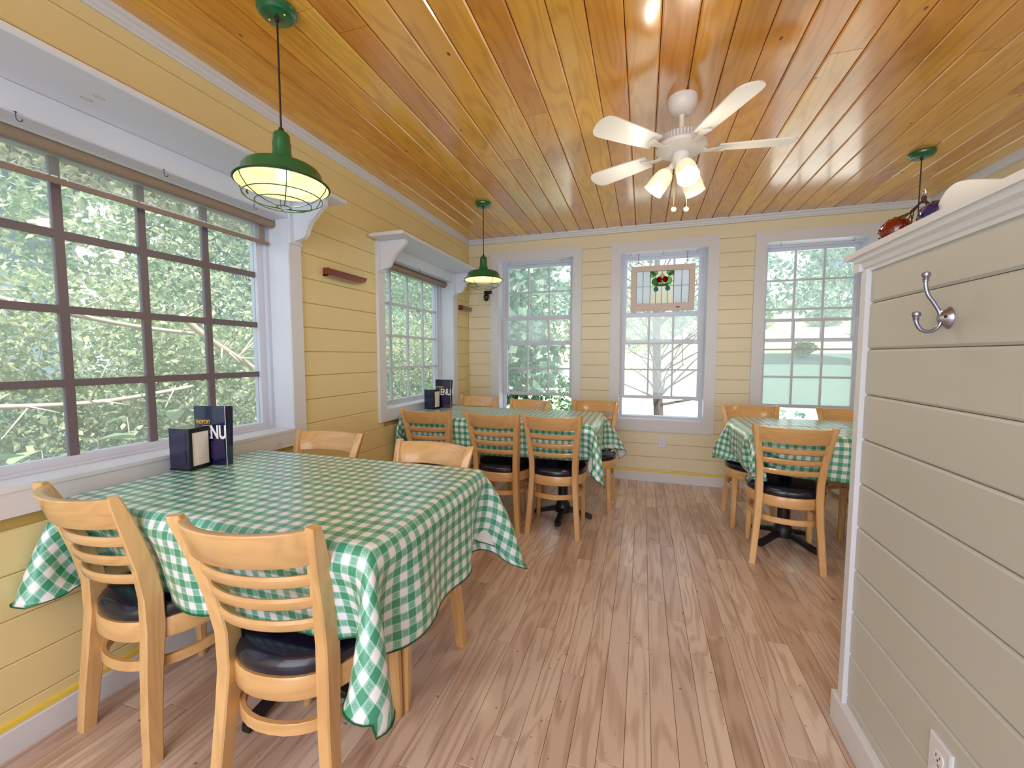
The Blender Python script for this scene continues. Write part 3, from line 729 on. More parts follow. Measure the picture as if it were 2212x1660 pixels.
    # slight laplacian smoothing of the hanging part, twice
    for _ in range(2):
        A = P.copy(); A[1:-1, 1:-1] = (P[:-2, 1:-1]+P[2:, 1:-1]+P[1:-1, :-2]+P[1:-1, 2:])/4
        P = np.where(pin[..., None], P, P*.5+A*.5)
    # fold creases left on the top
    rz = .0040*np.exp(-((U-(x0+.62))/.014)**2)+.0032*np.exp(-((V-(y0+y1)/2)/.014)**2)+.003*np.exp(-((U-(x0+1.02))/.014)**2)+.0008*np.sin(U*31+V*17)*np.sin(V*29)
    P[..., 2] += np.where(pin, rz, 0)
    me = bpy.data.meshes.new(name); vv = P.reshape(-1, 3)
    idx = np.arange(nx*ny).reshape(nx, ny)
    F = np.stack([idx[:-1, :-1], idx[1:, :-1], idx[1:, 1:], idx[:-1, 1:]], -1).reshape(-1, 4)
    me.from_pydata(vv.tolist(), [], F.tolist()); me.materials.append(M['check']); me.materials.append(M['fleece'])
    uvl = me.uv_layers.new(name='UVMap'); li = np.zeros(len(me.loops), dtype=np.int32); me.loops.foreach_get('vertex_index', li)
    uv = np.stack([U.reshape(-1), V.reshape(-1)], -1)[li]; uvl.data.foreach_set('uv', uv.astype(np.float32).ravel())
    me.polygons.foreach_set('use_smooth', [True]*len(me.polygons))
    root = empty(name, ((x0+x1)/2, (y0+y1)/2, ztop), label=lab, cat='tablecloth', group='green and white checked tablecloths')
    o = bpy.data.objects.new('cloth_sheet', me); COL.objects.link(o); o.parent = root
    o.data.transform(Matrix.Translation(-Vector(root.location)))
    sm = o.modifiers.new('s', 'SUBSURF'); sm.levels = 1; sm.render_levels = 1
    so = o.modifiers.new('t', 'SOLIDIFY'); so.thickness = .0012; so.offset = -1; so.material_offset = 1; so.material_offset_rim = 0
    edge = [P[i, 0] for i in range(nx)]+[P[-1, j] for j in range(1, ny)]+[P[i, -1] for i in range(nx-2, -1, -1)]+[P[0, j] for j in range(ny-2, 0, -1)]
    hm = MB().tube([tuple(p) for p in edge], .0019, 5, loop=True); hm.v = [tuple(Vector(v)-Vector(root.location)) for v in hm.v]
    hm.build('hem', M['hem'], root, True)
    return root
def cpar(k, wd=.225):
    x, y, hd, _ = CH[k]; a = math.radians(hd); return (x-math.sin(a)*.266, wd, y+math.cos(a)*.266, 1 if abs(hd) < 90 else -1)
cloth(T1, (.27, .30, .275, .27), 'tablecloth', 'green and white checked cloth on the large near table, corner hanging toward us', 4, [cpar('A', .17), cpar('B', .20), cpar('C'), cpar('D')])
cloth(T2, (.27, .29, .255, .27), 'tablecloth', 'green and white checked cloth on the long table in the back corner', 5, [cpar('E'), cpar('F'), cpar('G'), cpar('H'), cpar('I'), cpar('J')], rcn=.6)
cloth(T3, (.30, .25, .255, .27), 'tablecloth', 'green and white checked cloth on the right-hand table beside the partition', 6, [cpar('K', .19), cpar('N'), cpar('L'), cpar('M')], wall=False, rcn=.5)

# ------------------------------------------------------------------ napkin dispensers and menus
def text_mesh(s, size, sx, mat, parent, loc, rot, ext=.0006, bold=.012, align='LEFT'):
    c = bpy.data.curves.new('lettering', 'FONT'); c.body = s; c.size = size; c.extrude = ext; c.offset = bold*size; c.align_x = align
    t = bpy.data.objects.new('t', c); COL.objects.link(t); dg = bpy.context.evaluated_depsgraph_get(); dg.update()
    me = bpy.data.meshes.new_from_object(t.evaluated_get(dg)); bpy.data.objects.remove(t)
    me.materials.clear(); me.materials.append(mat)
    o = bpy.data.objects.new('lettering', me); COL.objects.link(o); o.parent = parent
    o.matrix_local = Matrix.Translation(loc) @ rot @ Matrix.Diagonal((sx, 1, 1, 1)); return o
def dispenser(loc_, rz, lab):
    d = empty('napkin_dispenser', loc_, rz, lab, 'napkin holder', 'napkin dispensers on the window tables')
    # local: napkin face toward +X, width along Y
    D, Wd, H = .098, .085, .165
    b = MB().box(-D, -.006, 0, Wd, .004, H); b.build('dispenser_body', M['navy'], d)
    MB().box(-D+.012, -.02, -.001, 0, .03, H-.018).build('side_panel', M['navy'], d)
    MB().box(-D-.002, 0, -.002, Wd+.002, 0, .005).build('base_plate', M['black'], d)
    f = MB().box(-.006, 0, 0, .011, .004, H).box(-.006, 0, Wd-.006, Wd, .004, H).box(-.006, 0, .011, Wd-.006, H-.018, H).box(-.006, 0, .011, Wd-.006, .004, .016)
    f.build('face_frame', M['black'], d)
    MB().add([(-.003, .011, .016), (.001, .035, .016), (-.001, Wd-.006, .016), (-.003, .011, H-.018), (-.001, .033, H-.018), (.001, Wd-.006, H-.018)], [(0, 1, 4, 3), (1, 2, 5, 4)]).build('napkin', M['paper'], d)
    return d
def menu(loc_, rz, lab):
    m = empty('menu_card', loc_, rz, lab, 'menu', 'navy menu cards on the window tables')
    # local: front faces -Y, width along X, two covers opening backwards
    MB().add([(0, 0, 0), (.130, 0, 0), (.130, .002, .245), (-.006, .002, .245), (0, .0022, 0), (.130, .0022, 0), (.130, .0042, .245), (-.006, .0042, .245)],
             [(0, 1, 2, 3), (4, 7, 6, 5), (0, 4, 5, 1), (1, 5, 6, 2), (2, 6, 7, 3), (3, 7, 4, 0)]).build('front_cover', M['navy'], m)
    MB().add([(.128, .0025, 0), (.132, .028, 0), (.142, .028, .243), (.130, .0045, .245), (.130, .0025, 0), (.134, .028, 0), (.144, .028, .243), (.132, .0045, .245)],
             [(0, 1, 2, 3), (4, 7, 6, 5), (0, 4, 5, 1), (1, 5, 6, 2), (2, 6, 7, 3), (3, 7, 4, 0)]).build('back_cover', M['navy'], m)
    MB().box(.130, .1312, -.0005, .002, 0, .245).build('clear_edge', M['outlet'], m)
    R = Matrix.Rotation(PI/2, 4, 'X')
    text_mesh('MENU', .076, .62, M['wprint'], m, (.004, -.0012, .112), R, align='LEFT', bold=.03)
    text_mesh('FREEPORT', .022, .62, M['yprint'], m, (.004, -.0012, .172), R, bold=.02)
    MB().box(.05, .124, -.0008, 0, .028, .1).build('print_panel', plain('menu_dim_panel', srgb(44, 34, 78), .3, .02), m)
    return m
ZT = .7705
dispenser((-1.668, 1.128, ZT), math.radians(6), 'navy napkin dispenser on the near table, against the big window')
menu((-1.742, 1.204, ZT), math.radians(13), 'navy menu card standing on the near table behind the napkin dispenser')
dispenser((-1.66, 3.080, ZT), math.radians(-6), 'navy napkin dispenser on the long corner table, below the far side window')
menu((-1.70, 3.19, ZT), math.radians(6), 'navy menu card standing on the long corner table')

# ------------------------------------------------------------------ pendant lamps
def pendant(x, y, lab):
    p = empty('pendant_lamp', (x, y, ZC), label=lab, cat='lamp', group='green barn pendant lamps')
    cn = MB().lathe([(0, 0), (.062, 0), (.066, -.006), (.064, -.016), (.058, -.020), (.055, -.026), (.05, -.030), (0, -.030)], 36).build('ceiling_canopy', M['green'], p, True)
    for s in (-1, 1): MB().lathe([(0, -.0335), (.003, -.033), (.0045, -.030)], 10, (s*.034, s*.0, 0)).build('screw', M['brass'], cn, True)
    MB().lathe([(.008, -.030), (.007, -.044), (.004, -.046), (0, -.046)], 14).build('strain_relief', M['cordm'], p, True)
    MB().tube([(0, 0, -.04), (0, 0, -.425)], .0033, 8).build('cord', M['cordm'], p, True)
    MB().lathe([(.0, -.405), (.007, -.408), (.010, -.418), (.008, -.428)], 14).build('cord_grip', M['cordm'], p, True)
    MB().lathe([(0, -.425), (.022, -.426), (.028, -.434), (.029, -.46), (.031, -.462), (.031, -.492), (.036, -.515), (.040, -.527)], 28).build('socket_housing', M['green'], p, True)
    prof = [(.040, -.525), (.060, -.531), (.085, -.538), (.110, -.546), (.124, -.554), (.131, -.566), (.136, -.588), (.143, -.598), (.153, -.606), (.1555, -.610)]
    MB().lathe(prof, 48).build('shade', M['green'], p, True)
    MB().lathe([(r-.003, z-.002) for r, z in prof], 48).build('shade_lining', M['enamel'], p, True)
    MB().add([(.10, .045, -.5695), (.118, .03, -.5715), (.128, .045, -.589), (.108, .062, -.587)], [(0, 1, 2, 3)]).build('sticker', M['paper'], p)
    # spiral bulb
    pts = []
    for i in range(90):
        a = i*.42; z = -.545-.045*i/89; r = .0155; pts.append((r*math.cos(a), r*math.sin(a), z))
    MB().tube(pts, .0052, 8).build('bulb', M['bulb'], p, True)
    # wire guard
    g = MB().tube([(.157*math.cos(a), .157*math.sin(a), -.608) for a in np.linspace(0, 2*PI, 48, endpoint=False)], .0022, 6, True)
    prw = [(.157, -.608), (.150, -.630), (.130, -.655), (.100, -.672), (.060, -.684), (.022, -.688)]
    for k in range(6):
        a = 2*PI*k/6+.35; g.tube([(r*math.cos(a), r*math.sin(a), z) for r, z in prw], .0017, 5)
    for r, z in ((.130, -.655), (.092, -.6755), (.022, -.688)): g.tube([(r*math.cos(a), r*math.sin(a), z) for a in np.linspace(0, 2*PI, 40, endpoint=False)], .0018, 5, True)
    g.tube([(-.157, 0, -.608), (-.172, 0, -.604), (-.176, 0, -.612), (-.170, 0, -.618)], .003, 6)
    g.build('wire_guard', M['greenw'], p, True)
    l = bpy.data.lights.new('pendant_light', 'POINT'); l.energy = .9; l.color = (1, .8, .48); l.shadow_soft_size = .03
    lo = bpy.data.objects.new('pendant_light', l); COL.objects.link(lo); lo.parent = p; lo.location = (0, 0, -.61)
    return p
pendant(-1.266, 1.227, 'green enamel pendant lamp with wire guard over the near table')
pendant(-1.257, 3.194, 'green enamel pendant lamp with wire guard hanging in the back left corner')
pendant(1.585, 3.218, 'green pendant lamp at right, only its canopy and cord above the partition')

# ------------------------------------------------------------------ ceiling fan
fn = empty('ceiling_fan', (.153, 2.214, ZC), label='white five-blade ceiling fan with three lit frosted glass shades', cat='fan')
MB().lathe([(0, 0), (.068, 0), (.07, -.008), (.066, -.035), (.055, -.058), (.04, -.072), (.02, -.078), (0, -.078)], 36).build('canopy', M['fanw'], fn, True)
MB().lathe([(.012, -.07), (.012, -.145), (.024, -.15), (.026, -.165)], 20).build('down_rod', M['fanw'], fn, True)
mh = MB().lathe([(0, -.158), (.05, -.160), (.075, -.168), (.092, -.176), (.095, -.180), (.102, -.182), (.102, -.208), (.112, -.213), (.118, -.222), (.116, -.236), (.09, -.250), (.05, -.256), (0, -.256)], 44).build('motor_housing', M['fanw'], fn, True)
vn = MB()
for k in range(44):
    a = 2*PI*k/44; c, s_ = math.cos(a), math.sin(a)
    vn.sweep([(.1035*c, .1035*s_, -.184), (.1035*c, .1035*s_, -.206)], [(c, s_, 0)]*2, [(-s_, c, 0)]*2, [.003]*2, [.0032]*2)
tag(vn.build('vent_rib', plain('vent_grey', srgb(190, 194, 206), .4, .02), mh), kind='stuff')
for k in range(5):
    a = 2*PI*k/5+math.radians(8); R = Matrix.Rotation(a, 4, 'Z'); T_ = Matrix.Translation((0, 0, -.243)) @ R
    br = MB().sweep([(.085, 0, .002), (.12, 0, -.006), (.16, 0, -.004), (.20, 0, 0)], [(0, 1, 0)]*4, [(0, 0, 1)]*4, [.02, .010, .016, .030], [.003]*4)
    br.lathe([(0, .004), (.008, .003), (.010, 0)], 12, (.185, .018, 0)); br.lathe([(0, .004), (.008, .003), (.010, 0)], 12, (.185, -.018, 0))
    br.v = [tuple(T_ @ Vector(v)) for v in br.v]; bo = br.build('blade_iron', M['fanw'], fn, True)
    n = 14; poly = [(.165, -.045), (.30, -.056), (.44, -.063)]+[(.46+.045*math.cos(t), .062*math.sin(t)) for t in np.linspace(-PI/2, PI/2, n)]+[(.44, .063), (.30, .056), (.165, .045)]
    Tw = T_ @ Matrix.Rotation(math.radians(11), 4, 'X')
    bl = MB().prism(poly, lambda a_, b_, t: (a_, b_, t), .002, .008); bl.v = [tuple(Tw @ Vector(v)) for v in bl.v]; bl.build('fan_blade', M['fanw'], fn)
MB().lathe([(0, -.254), (.036, -.256), (.040, -.262), (.040, -.305), (.034, -.315), (.018, -.322), (0, -.323)], 30).build('light_fitter', M['fanw'], fn, True)
for k, az in enumerate((-78, 50, 172)):
    a = math.radians(az); d = Vector((math.cos(a)*.62, math.sin(a)*.62, -.78)).normalized()
    Q_ = d.to_track_quat('Z', 'Y').to_matrix().to_4x4(); st = Vector((math.cos(a)*.034, math.sin(a)*.034, -.300))
    ar = MB().lathe([(.012, -.01), (.014, .022), (.022, .028), (.022, .038), (0, .038)], 20, st, Q_).build('lamp_arm', M['fanw'], fn, True)
    MB().lathe([(.018, .032), (.030, .040), (.040, .056), (.0455, .08), (.0475, .11), (.0470, .135), (.0485, .147), (.0460, .146), (.0445, .134), (.0450, .11), (.0430, .082), (.0375, .060), (.028, .046)], 30, st, Q_).build('glass_shade', M['shadeglass'], fn, True)
    MB().lathe([(0, .055), (.014, .06), (.024, .085), (.027, .105), (.022, .125), (.010, .134), (0, .136)], 20, st, Q_).build('bulb', M['bulb'], fn, True)
    l = bpy.data.lights.new('fan_light', 'POINT'); l.energy = 3.4; l.color = (1, .9, .72); l.shadow_soft_size = .03
    lo = bpy.data.objects.new('fan_light', l); COL.objects.link(lo); lo.parent = fn; lo.location = st+d*.165
for dx, z1 in ((-.028, -.515), (.028, -.520)):
    ch = MB(); z = -.305
    while z > z1: ch.lathe([(0, .0016), (.0016, 0), (0, -.0016)], 5, (dx, -.036, z)); z -= .0034
    ch.tube([(dx, -.036, -.30), (dx, -.036, z1)], .0008, 4)
    co = ch.build('pull_chain', M['brass'], fn)
    MB().lathe([(0, -.004), (.009, -.003), (.012, 0), (.009, .003), (0, .004)], 20, (dx, -.036, z1-.011), Matrix.Rotation(PI/2, 4, 'X')).build('chain_pull', M['enamel'], co, True)

# ------------------------------------------------------------------ hanging coloured glass panel
SG = (.159, 4.235)
sg = empty('stained_glass_panel', (SG[0], SG[1], 2.078), label='pinkish framed stained glass panel with red flower hanging in the middle back window', cat='stained glass')
def sp(mb, nm, mat, par=None, sm=False):
    mb.v = [tuple(Vector(v)-Vector(sg.location)) for v in mb.v]; return mb.build(nm, M[mat], par or sg, sm)
fx0, fx1, fz0, fz1 = -.128, .446, 1.651, 2.078; gx0, gx1, gz0, gz1 = -.076, .397, 1.722, 2.028
sp(MB().box(fx0, gx0, SG[1]-.014, SG[1]+.014, fz0, fz1), 'frame_stile', 'pinkwood'); sp(MB().box(gx1, fx1, SG[1]-.014, SG[1]+.014, fz0, fz1), 'frame_stile', 'pinkwood')
sp(MB().box(gx0, gx1, SG[1]-.0135, SG[1]+.0135, gz1, fz1), 'frame_rail', 'pinkwood'); sp(MB().box(gx0, gx1, SG[1]-.0135, SG[1]+.0135, fz0, gz0), 'frame_rail', 'pinkwood')
GW, GH = gx1-gx0, gz1-gz0
def G(u, v): return (gx0+u*GW, gz1-v*GH)
lead = MB()
def gp(poly, mat, dy=0., ring=True):
    pts = [G(*p) for p in poly]
    sp(MB().prism(pts, lambda a, b, t: (a, SG[1]+t, b), -.0015-dy, .0015-dy*.5), 'glass_piece', mat)
    if ring: lead.tube([(a, SG[1]-dy-.001, b) for a, b in pts], .0022, 5, True)
def rect(u0, u1, v0, v1): return [(u0, v0), (u1, v0), (u1, v1), (u0, v1)]
def ell(u, v, ru, rv, n=20, rot=0):
    asp = GW/GH; r = []
    for i in range(n):
        t = 2*PI*i/n; a = ru*math.cos(t); b = rv*math.sin(t); c, s_ = math.cos(rot), math.sin(rot)
        r.append((u+a*c-b*s_, v+(a*s_+b*c)*asp))
    return r
HV = .466
for a, b in ((0, .128), (.128, .27), (.715, .862), (.862, 1)):
    gp(rect(a, b, 0, HV), 'gclear'); gp(rect(a, b, HV, 1), 'gclear')
for a, b in ((.27, .376), (.376, .487), (.487, .6), (.6, .715)): gp(rect(a, b, HV, 1), 'gcream')
gp(rect(.27, .715, 0, HV), 'gcream')
gp([(.275, .0), (.41, 0), (.405, .08), (.36, .16), (.31, .19), (.275, .18)], 'glime', .002)
gp([(.71, .0), (.575, 0), (.58, .08), (.625, .16), (.67, .15), (.71, .14)], 'glime', .002)
gp(ell(.325, .07, .05, .022, rot=.6), 'ggreen', .004); gp(ell(.66, .08, .05, .022, rot=-.6), 'ggreen', .004)
gp(ell(.365, .33, .062, .075), 'ggreen', .003); gp(ell(.615, .31, .062, .078), 'glime', .003)
gp(rect(.37, .61, .40, .465), 'ggreen', .0035)
gp(ell(.44, .27, .052, .058), 'gred', .005); gp(ell(.552, .265, .052, .058), 'gred', .005)
gp([(.495, .06), (.54, .17), (.492, .27), (.445, .17)], 'gyellow', .006); gp(ell(.49, .385, .024, .036), 'gyellow', .006)
gp(ell(.380, .56, .043, .044), 'gteal', .004); gp(ell(.602, .545, .043, .044), 'gteal', .004)
for a, b in (((.33, .12), (.40, .27)), ((.65, .12), (.58, .26)), ((.27, .34), (.31, .34)), ((.675, .33), (.715, .33)), ((.495, 0), (.495, .06))):
    lead.tube([(*G(*a)[:1], SG[1]-.003, G(*a)[1]), (*G(*b)[:1], SG[1]-.003, G(*b)[1])], .002, 5)
tag(sp(lead, 'lead_came', 'lead'), kind='stuff')
sp(MB().box(.285, .318, SG[1]-.0155, SG[1]-.0135, 1.677, 1.688), 'old_lock_recess', 'bark'); 
for cx in (-.061, .375):
    ch = MB(); z = 2.192
    ch.tube([(cx, SG[1], 2.205), (cx, SG[1], 2.195)], .0016, 6)
    i = 0
    while z > 2.085:
        L = .013 if i == 0 else .011
        if i == 0: pts = [(cx+.008*math.cos(t), SG[1], z-.002+.008*math.sin(t)) for t in np.linspace(0, 2*PI, 12, endpoint=False)]; z -= .018
        else:
            pts = [(cx+(.0045*math.cos(t) if i % 2 else 0), SG[1]+(0 if i % 2 else .0045*math.cos(t)), z-.005+.009*math.sin(t)) for t in np.linspace(0, 2*PI, 12, endpoint=False)]; z -= .0135
        ch.tube(pts, .0013, 5, True); i += 1
    sp(ch, 'hanging_chain', 'dsteel')

# ------------------------------------------------------------------ wall-mounted dark wood pieces
def rack(y0, ln, lab):
    r = empty('wall_rack', (XL, y0, 1.74), label=lab, cat='wall rack')
    poly = [(0, 0), (0, -.048), (ln*.80, -.050), (ln*.90, -.044), (ln*.97, -.028), (ln, -.006), (ln, 0)]
    MB().prism([(0, -.006), (0, -.048), (ln*.80, -.050), (ln*.90, -.044), (ln*.97, -.028), (ln, -.006)], lambda a, b, t: (t, a, b), .040, .052).build('front_rail', M['mahog'], r)
    MB().prism([(0.0, -.040), (0, -.048), (ln*.80, -.050), (ln*.90, -.044), (ln*.97, -.028), (ln*.93, -.028), (ln*.88, -.038), (ln*.8, -.042)], lambda a, b, t: (t, a, b), .0, .040).build('bottom_board', M['mahog'], r)
    MB().box(.0, .040, 0, .010, -.048, 0).build('end_block', M['mahog'], r)
    MB().box(0, .008, .01, ln*.97, -.042, 0).build('back_rail', M['mahog'], r)
rack(2.03, .345, 'dark red varnished wooden rack on the left wall between the two windows')
rack(3.92, .22, 'small dark wooden rack in the back left corner, beside the window shelf')
# cord bundle
cb = MB()
q = random.Random(2)
for k in range(6):
    cx, cz = -1.60+q.uniform(-.008, .008), 1.84+q.uniform(-.01, .01)
    cb.tube([(cx+.018*math.cos(t)*(1+.2*math.sin(3*t+k)), 4.135+.012*math.sin(t*2+k)+.0, cz+.032*math.sin(t)) for t in np.linspace(0, 2*PI, 14, endpoint=False)], .0032, 5, True)
cbr = empty('cord_bundle', (-1.60, 4.16, 1.90), label='small black coiled cord hanging by the corner window trim behind the far green lamp', cat='cord')
cb.v = [tuple(Vector(v)-Vector((-1.60, 4.16, 1.90))) for v in cb.v]; cb.build('coil', M['black'], cbr, True)
MB().box(-.02, .06, -.03, .0, -.025, .005).tube([(.0, -.015, -.02), (-.004, -.02, -.045)], .006, 6).build('clamp', M['black'], cbr)

# ------------------------------------------------------------------ outlets
def outlet(p, rz, nm, lab):
    o = empty(nm, p, rz, lab, 'outlet')   # local: face toward -Y, centred
    MB().prism([(-.035, -.057), (.035, -.057), (.035, .057), (-.035, .057)], lambda a, b, t: (a, t, b), -.004, 0).add([(-.031, -.006, -.053), (.031, -.006, -.053), (.031, -.006, .053), (-.031, -.006, .053), (-.035, -.004, -.057), (.035, -.004, -.057), (.035, -.004, .057), (-.035, -.004, .057)],
        [(0, 1, 2, 3), (0, 4, 5, 1), (1, 5, 6, 2), (2, 6, 7, 3), (3, 7, 4, 0)]).build('cover_plate', M['outlet'], o)
    for z in (.0195, -.0195):
        s = MB().prism([(.0165*math.cos(t), z+max(-.0125, min(.0125, .0165*math.sin(t)))) for t in np.linspace(0, 2*PI, 24, endpoint=False)], lambda a, b, t: (a, t, b), -.0078, -.005).build('socket', M['wprint'], o)
        MB().box(-.0065, -.0045, -.0082, -.0076, z-.002, z+.006).box(.0045, .0065, -.0082, -.0076, z-.001, z+.005).lathe([(0, 0), (.0024, 0), (.0024, .0006), (0, .0006)], 10, (0, -.0076, z-.007), Matrix.Rotation(PI/2, 4, 'X')).build('socket_slots', M['slot'], s)
    MB().lathe([(0, .001), (.0025, .0006), (.003, 0)], 10, (0, -.006, 0), Matrix.Rotation(PI/2, 4, 'X')).build('screw', M['steel'], o, True)
outlet((.193, YB-.0002, .391), 0, 'power_outlet', 'white double power outlet on the back wall below the middle window')
outlet((PX-.0002, 1.097, .315), -PI/2, 'power_outlet', 'white double power outlet low on the cream partition at bottom right')
# ------------------------------------------------------------------ coat hook on the partition
hk = empty('coat_hook', (PX, 1.176, 1.305), label='brushed nickel double coat hook screwed to the cream partition', cat='hook')
pl = MB()
ring = []
for s_, d in ((1.0, 0), (1.0, -.002), (.75, -.008), (.4, -.018), (.3, -.020)):
    ring.append([(d, .019*s_*math.cos(t)*(1-.25*abs(math.sin(t))**2), .025*s_*math.sin(t)) for t in np.linspace(0, 2*PI, 28, endpoint=False)])
pl.loft(ring); pl.build('wall_plate', M['steel'], hk, True)
MB().lathe([(0, .0035), (.0028, .003), (.0036, 0)], 12, (-.0115, -.0115, .002), Matrix.Rotation(-PI/2, 4, 'Y')).build('screw', M['slot'], hk, True)
def bez(ps, n=18):
    out = []; ps = [Vector(p) for p in ps]
    for i in range(len(ps)-1):
        p0 = ps[max(i-1, 0)]; p1 = ps[i]; p2 = ps[i+1]; p3 = ps[min(i+2, len(ps)-1)]
        for k in range(n//3):
            t = k/(n//3); out.append(.5*((2*p1)+(-p0+p2)*t+(2*p0-5*p1+4*p2-p3)*t*t+(-p0+3*p1-3*p2+p3)*t**3))
    return out+[ps[-1]]
MB().tube(bez([(-.016, 0, .006), (-.020, 0, .018), (-.030, 0, .036), (-.040, 0, .052), (-.045, 0, .07), (-.046, 0, .085)]), .0042, 12).build('upper_prong', M['steel'], hk, True)
MB().tube(bez([(-.016, 0, .006), (-.014, 0, -.008), (-.020, 0, -.022), (-.033, 0, -.030), (-.048, 0, -.026), (-.057, 0, -.012), (-.059, 0, -.002)]), .0042, 12).build('lower_prong', M['steel'], hk, True)
for x_, z_ in ((-.046, .092), (-.059, .004)):
    MB().lathe([(.0045, -.010), (.0062, -.009), (.0062, -.007), (.0045, -.006), (.0062, -.004), (.0055, -.0015), (.0075, .001), (.0085, .005), (.0075, .009), (.004, .0115), (0, .012)], 20, (x_, 0, z_)).build('knob', M['steel'], hk, True)
MB().lathe([(.006, -.002), (.006, .002)], 14, (-.015, 0, .014)).lathe([(.006, -.002), (.006, .002)], 14, (-.014, 0, -.004)).build('collar', M['steel'], hk, True)

# ------------------------------------------------------------------ things on the partition cap
fb = empty('glass_float_bundle', (.70, 1.45, 1.541), label='red and blue glass fishing floats in brown netting on the partition cap', cat='glass float')
def sphere(c, r, nm, mat, par, n=28):
    MB().lathe([(r*math.sin(t), -r*math.cos(t)) for t in np.linspace(0, PI, n//2+1)], n, c).build(nm, M[mat], par, True)
RC = Vector((-.012, .048, .0395)); BC = Vector((.012, -.083, .0395))
sphere(RC, .0375, 'red_float', 'float_red', fb); sphere(BC, .0375, 'blue_float', 'float_blue', fb)
nt = MB(); KN = Vector((.016, -.018, .104))
for C_, R_ in ((RC, .0385), (BC, .0385)):
    ax = (KN-C_).normalized(); u = ax.orthogonal().normalized(); v = ax.cross(u); q = random.Random(3)
    for k in range(8):
        a = 2*PI*k/8; pts = []
        for i in range(9):
            th = PI*.98-i*PI*.82/8; aa = a+.35*(1 if i % 2 else -1)
            pts.append(C_+(ax*math.cos(th)+(u*math.cos(aa)+v*math.sin(aa))*math.sin(th))*R_)
        pts.append(C_.lerp(KN, .62)+Vector((q.uniform(-.004, .004), q.uniform(-.004, .004), .002))); pts.append(KN)
        nt.tube(pts, .0013, 5)
        nt.lathe([(0, .003), (.003, 0), (0, -.003)], 6, pts[4])
nt.tube([KN+Vector((0, 0, -.01)), KN+Vector((0, 0, .006))], .006, 8)
nt.build('netting', M['net'], fb)
MB().tube([KN+Vector((.0, .007*math.cos(t), .016+.009*math.sin(t))) for t in np.linspace(0, 2*PI, 14, endpoint=False)], .0014, 6, True).build('metal_ring', M['steel'], fb, True)
wbp = [(1.366, 0), (1.359, .019), (1.350, .037), (1.340, .055), (1.328, .070), (1.314, .081), (1.298, .087), (1.28, .089), (1.26, .086), (1.235, .079), (1.20, .066), (1.16, .050), (1.10, .026), (1.02, 0)]
o = MB().prism([(a-1.2, b) for a, b in wbp], lambda a, b, t: (t, a, b), -.014, .006).build('curved_board', M['white'], loc=(.712, 1.2, 1.541))
tag(o, 'white painted board with a rounded top standing on the partition cap', 'board')

# ------------------------------------------------------------------ outside
gr = MB().box(-60, 60, -40, 80, -.95, -.75).build('ground', M['lawn']); tag(gr, kind='structure')
gv = MB().prism([(-8, 4.45), (24, 4.45), (24, 17), (9, 18.5), (4.6, 19), (6.5, 39), (-8, 39)], lambda a, b, t: (a, b, t), -.75, -.735).build('gravel_drive', M['gravel']); tag(gv, kind='structure')
gv2 = MB().prism([(52, -1.5), (52, 1.5), (64, 4.6), (95, 9), (95, -1.5)], lambda a, b, t: (t, a, b), -40, 110).build('sunlit_hill', M['hill']); tag(MB().prism([(38, -1.5), (38, -.78), (52, 1.5), (52, -1.5)], lambda a, b, t: (t, a, b), 7, 110).build('lawn_slope', M['lawn']), kind='structure'); tag(MB().prism([(38, -1.5), (38, -.78), (52, 1.5), (52, -1.5)], lambda a, b, t: (t, a, b), -40, 7).build('meadow_slope', M['hill']), kind='structure'); tag(gv2, kind='structure')
def foliage(nm, parent, blobs, n, size, mat, seed, base, droop=.3, aspect=.5):
    rg = np.random.RandomState(seed); cs = []
    wts = np.array([b[3]*b[4]*b[5] for b in blobs]); wts = wts/wts.sum()
    for b, wq_ in zip(blobs, wts):
        m = max(8, int(n*wq_)); d = rg.normal(size=(m, 3)); d /= np.linalg.norm(d, axis=1)[:, None]
        r = rg.uniform(.45, 1, (m, 1))**.5
        cs.append(np.array(b[:3])+d*r*np.array(b[3:6]))
    C = np.concatenate(cs); m = len(C)
    A = rg.normal(size=(m, 3)); A[:, 2] -= droop; A /= np.linalg.norm(A, axis=1)[:, None]
    B = rg.normal(size=(m, 3)); B = np.cross(A, B); B /= np.linalg.norm(B, axis=1)[:, None]; Nn = np.cross(A, B)
    s = size*rg.uniform(.6, 1.35, (m, 1))
    v0 = C-A*s*.5; v1 = C+B*s*aspect*.5+Nn*s*.06; v2 = C+A*s*.5; v3 = C-B*s*aspect*.5+Nn*s*.06
    V = np.stack([v0, v1, v2, v3], 1).reshape(-1, 3)-np.array(base)
    F = np.arange(m*4).reshape(m, 4); F = np.concatenate([F[:, [0, 1, 2]], F[:, [0, 2, 3]]])
    me = bpy.data.meshes.new(nm); me.from_pydata(V.tolist(), [], F.tolist()); me.materials.append(M[mat])
    o = bpy.data.objects.new(nm, me); COL.objects.link(o); o.parent = parent; tag(o, kind='stuff'); return o
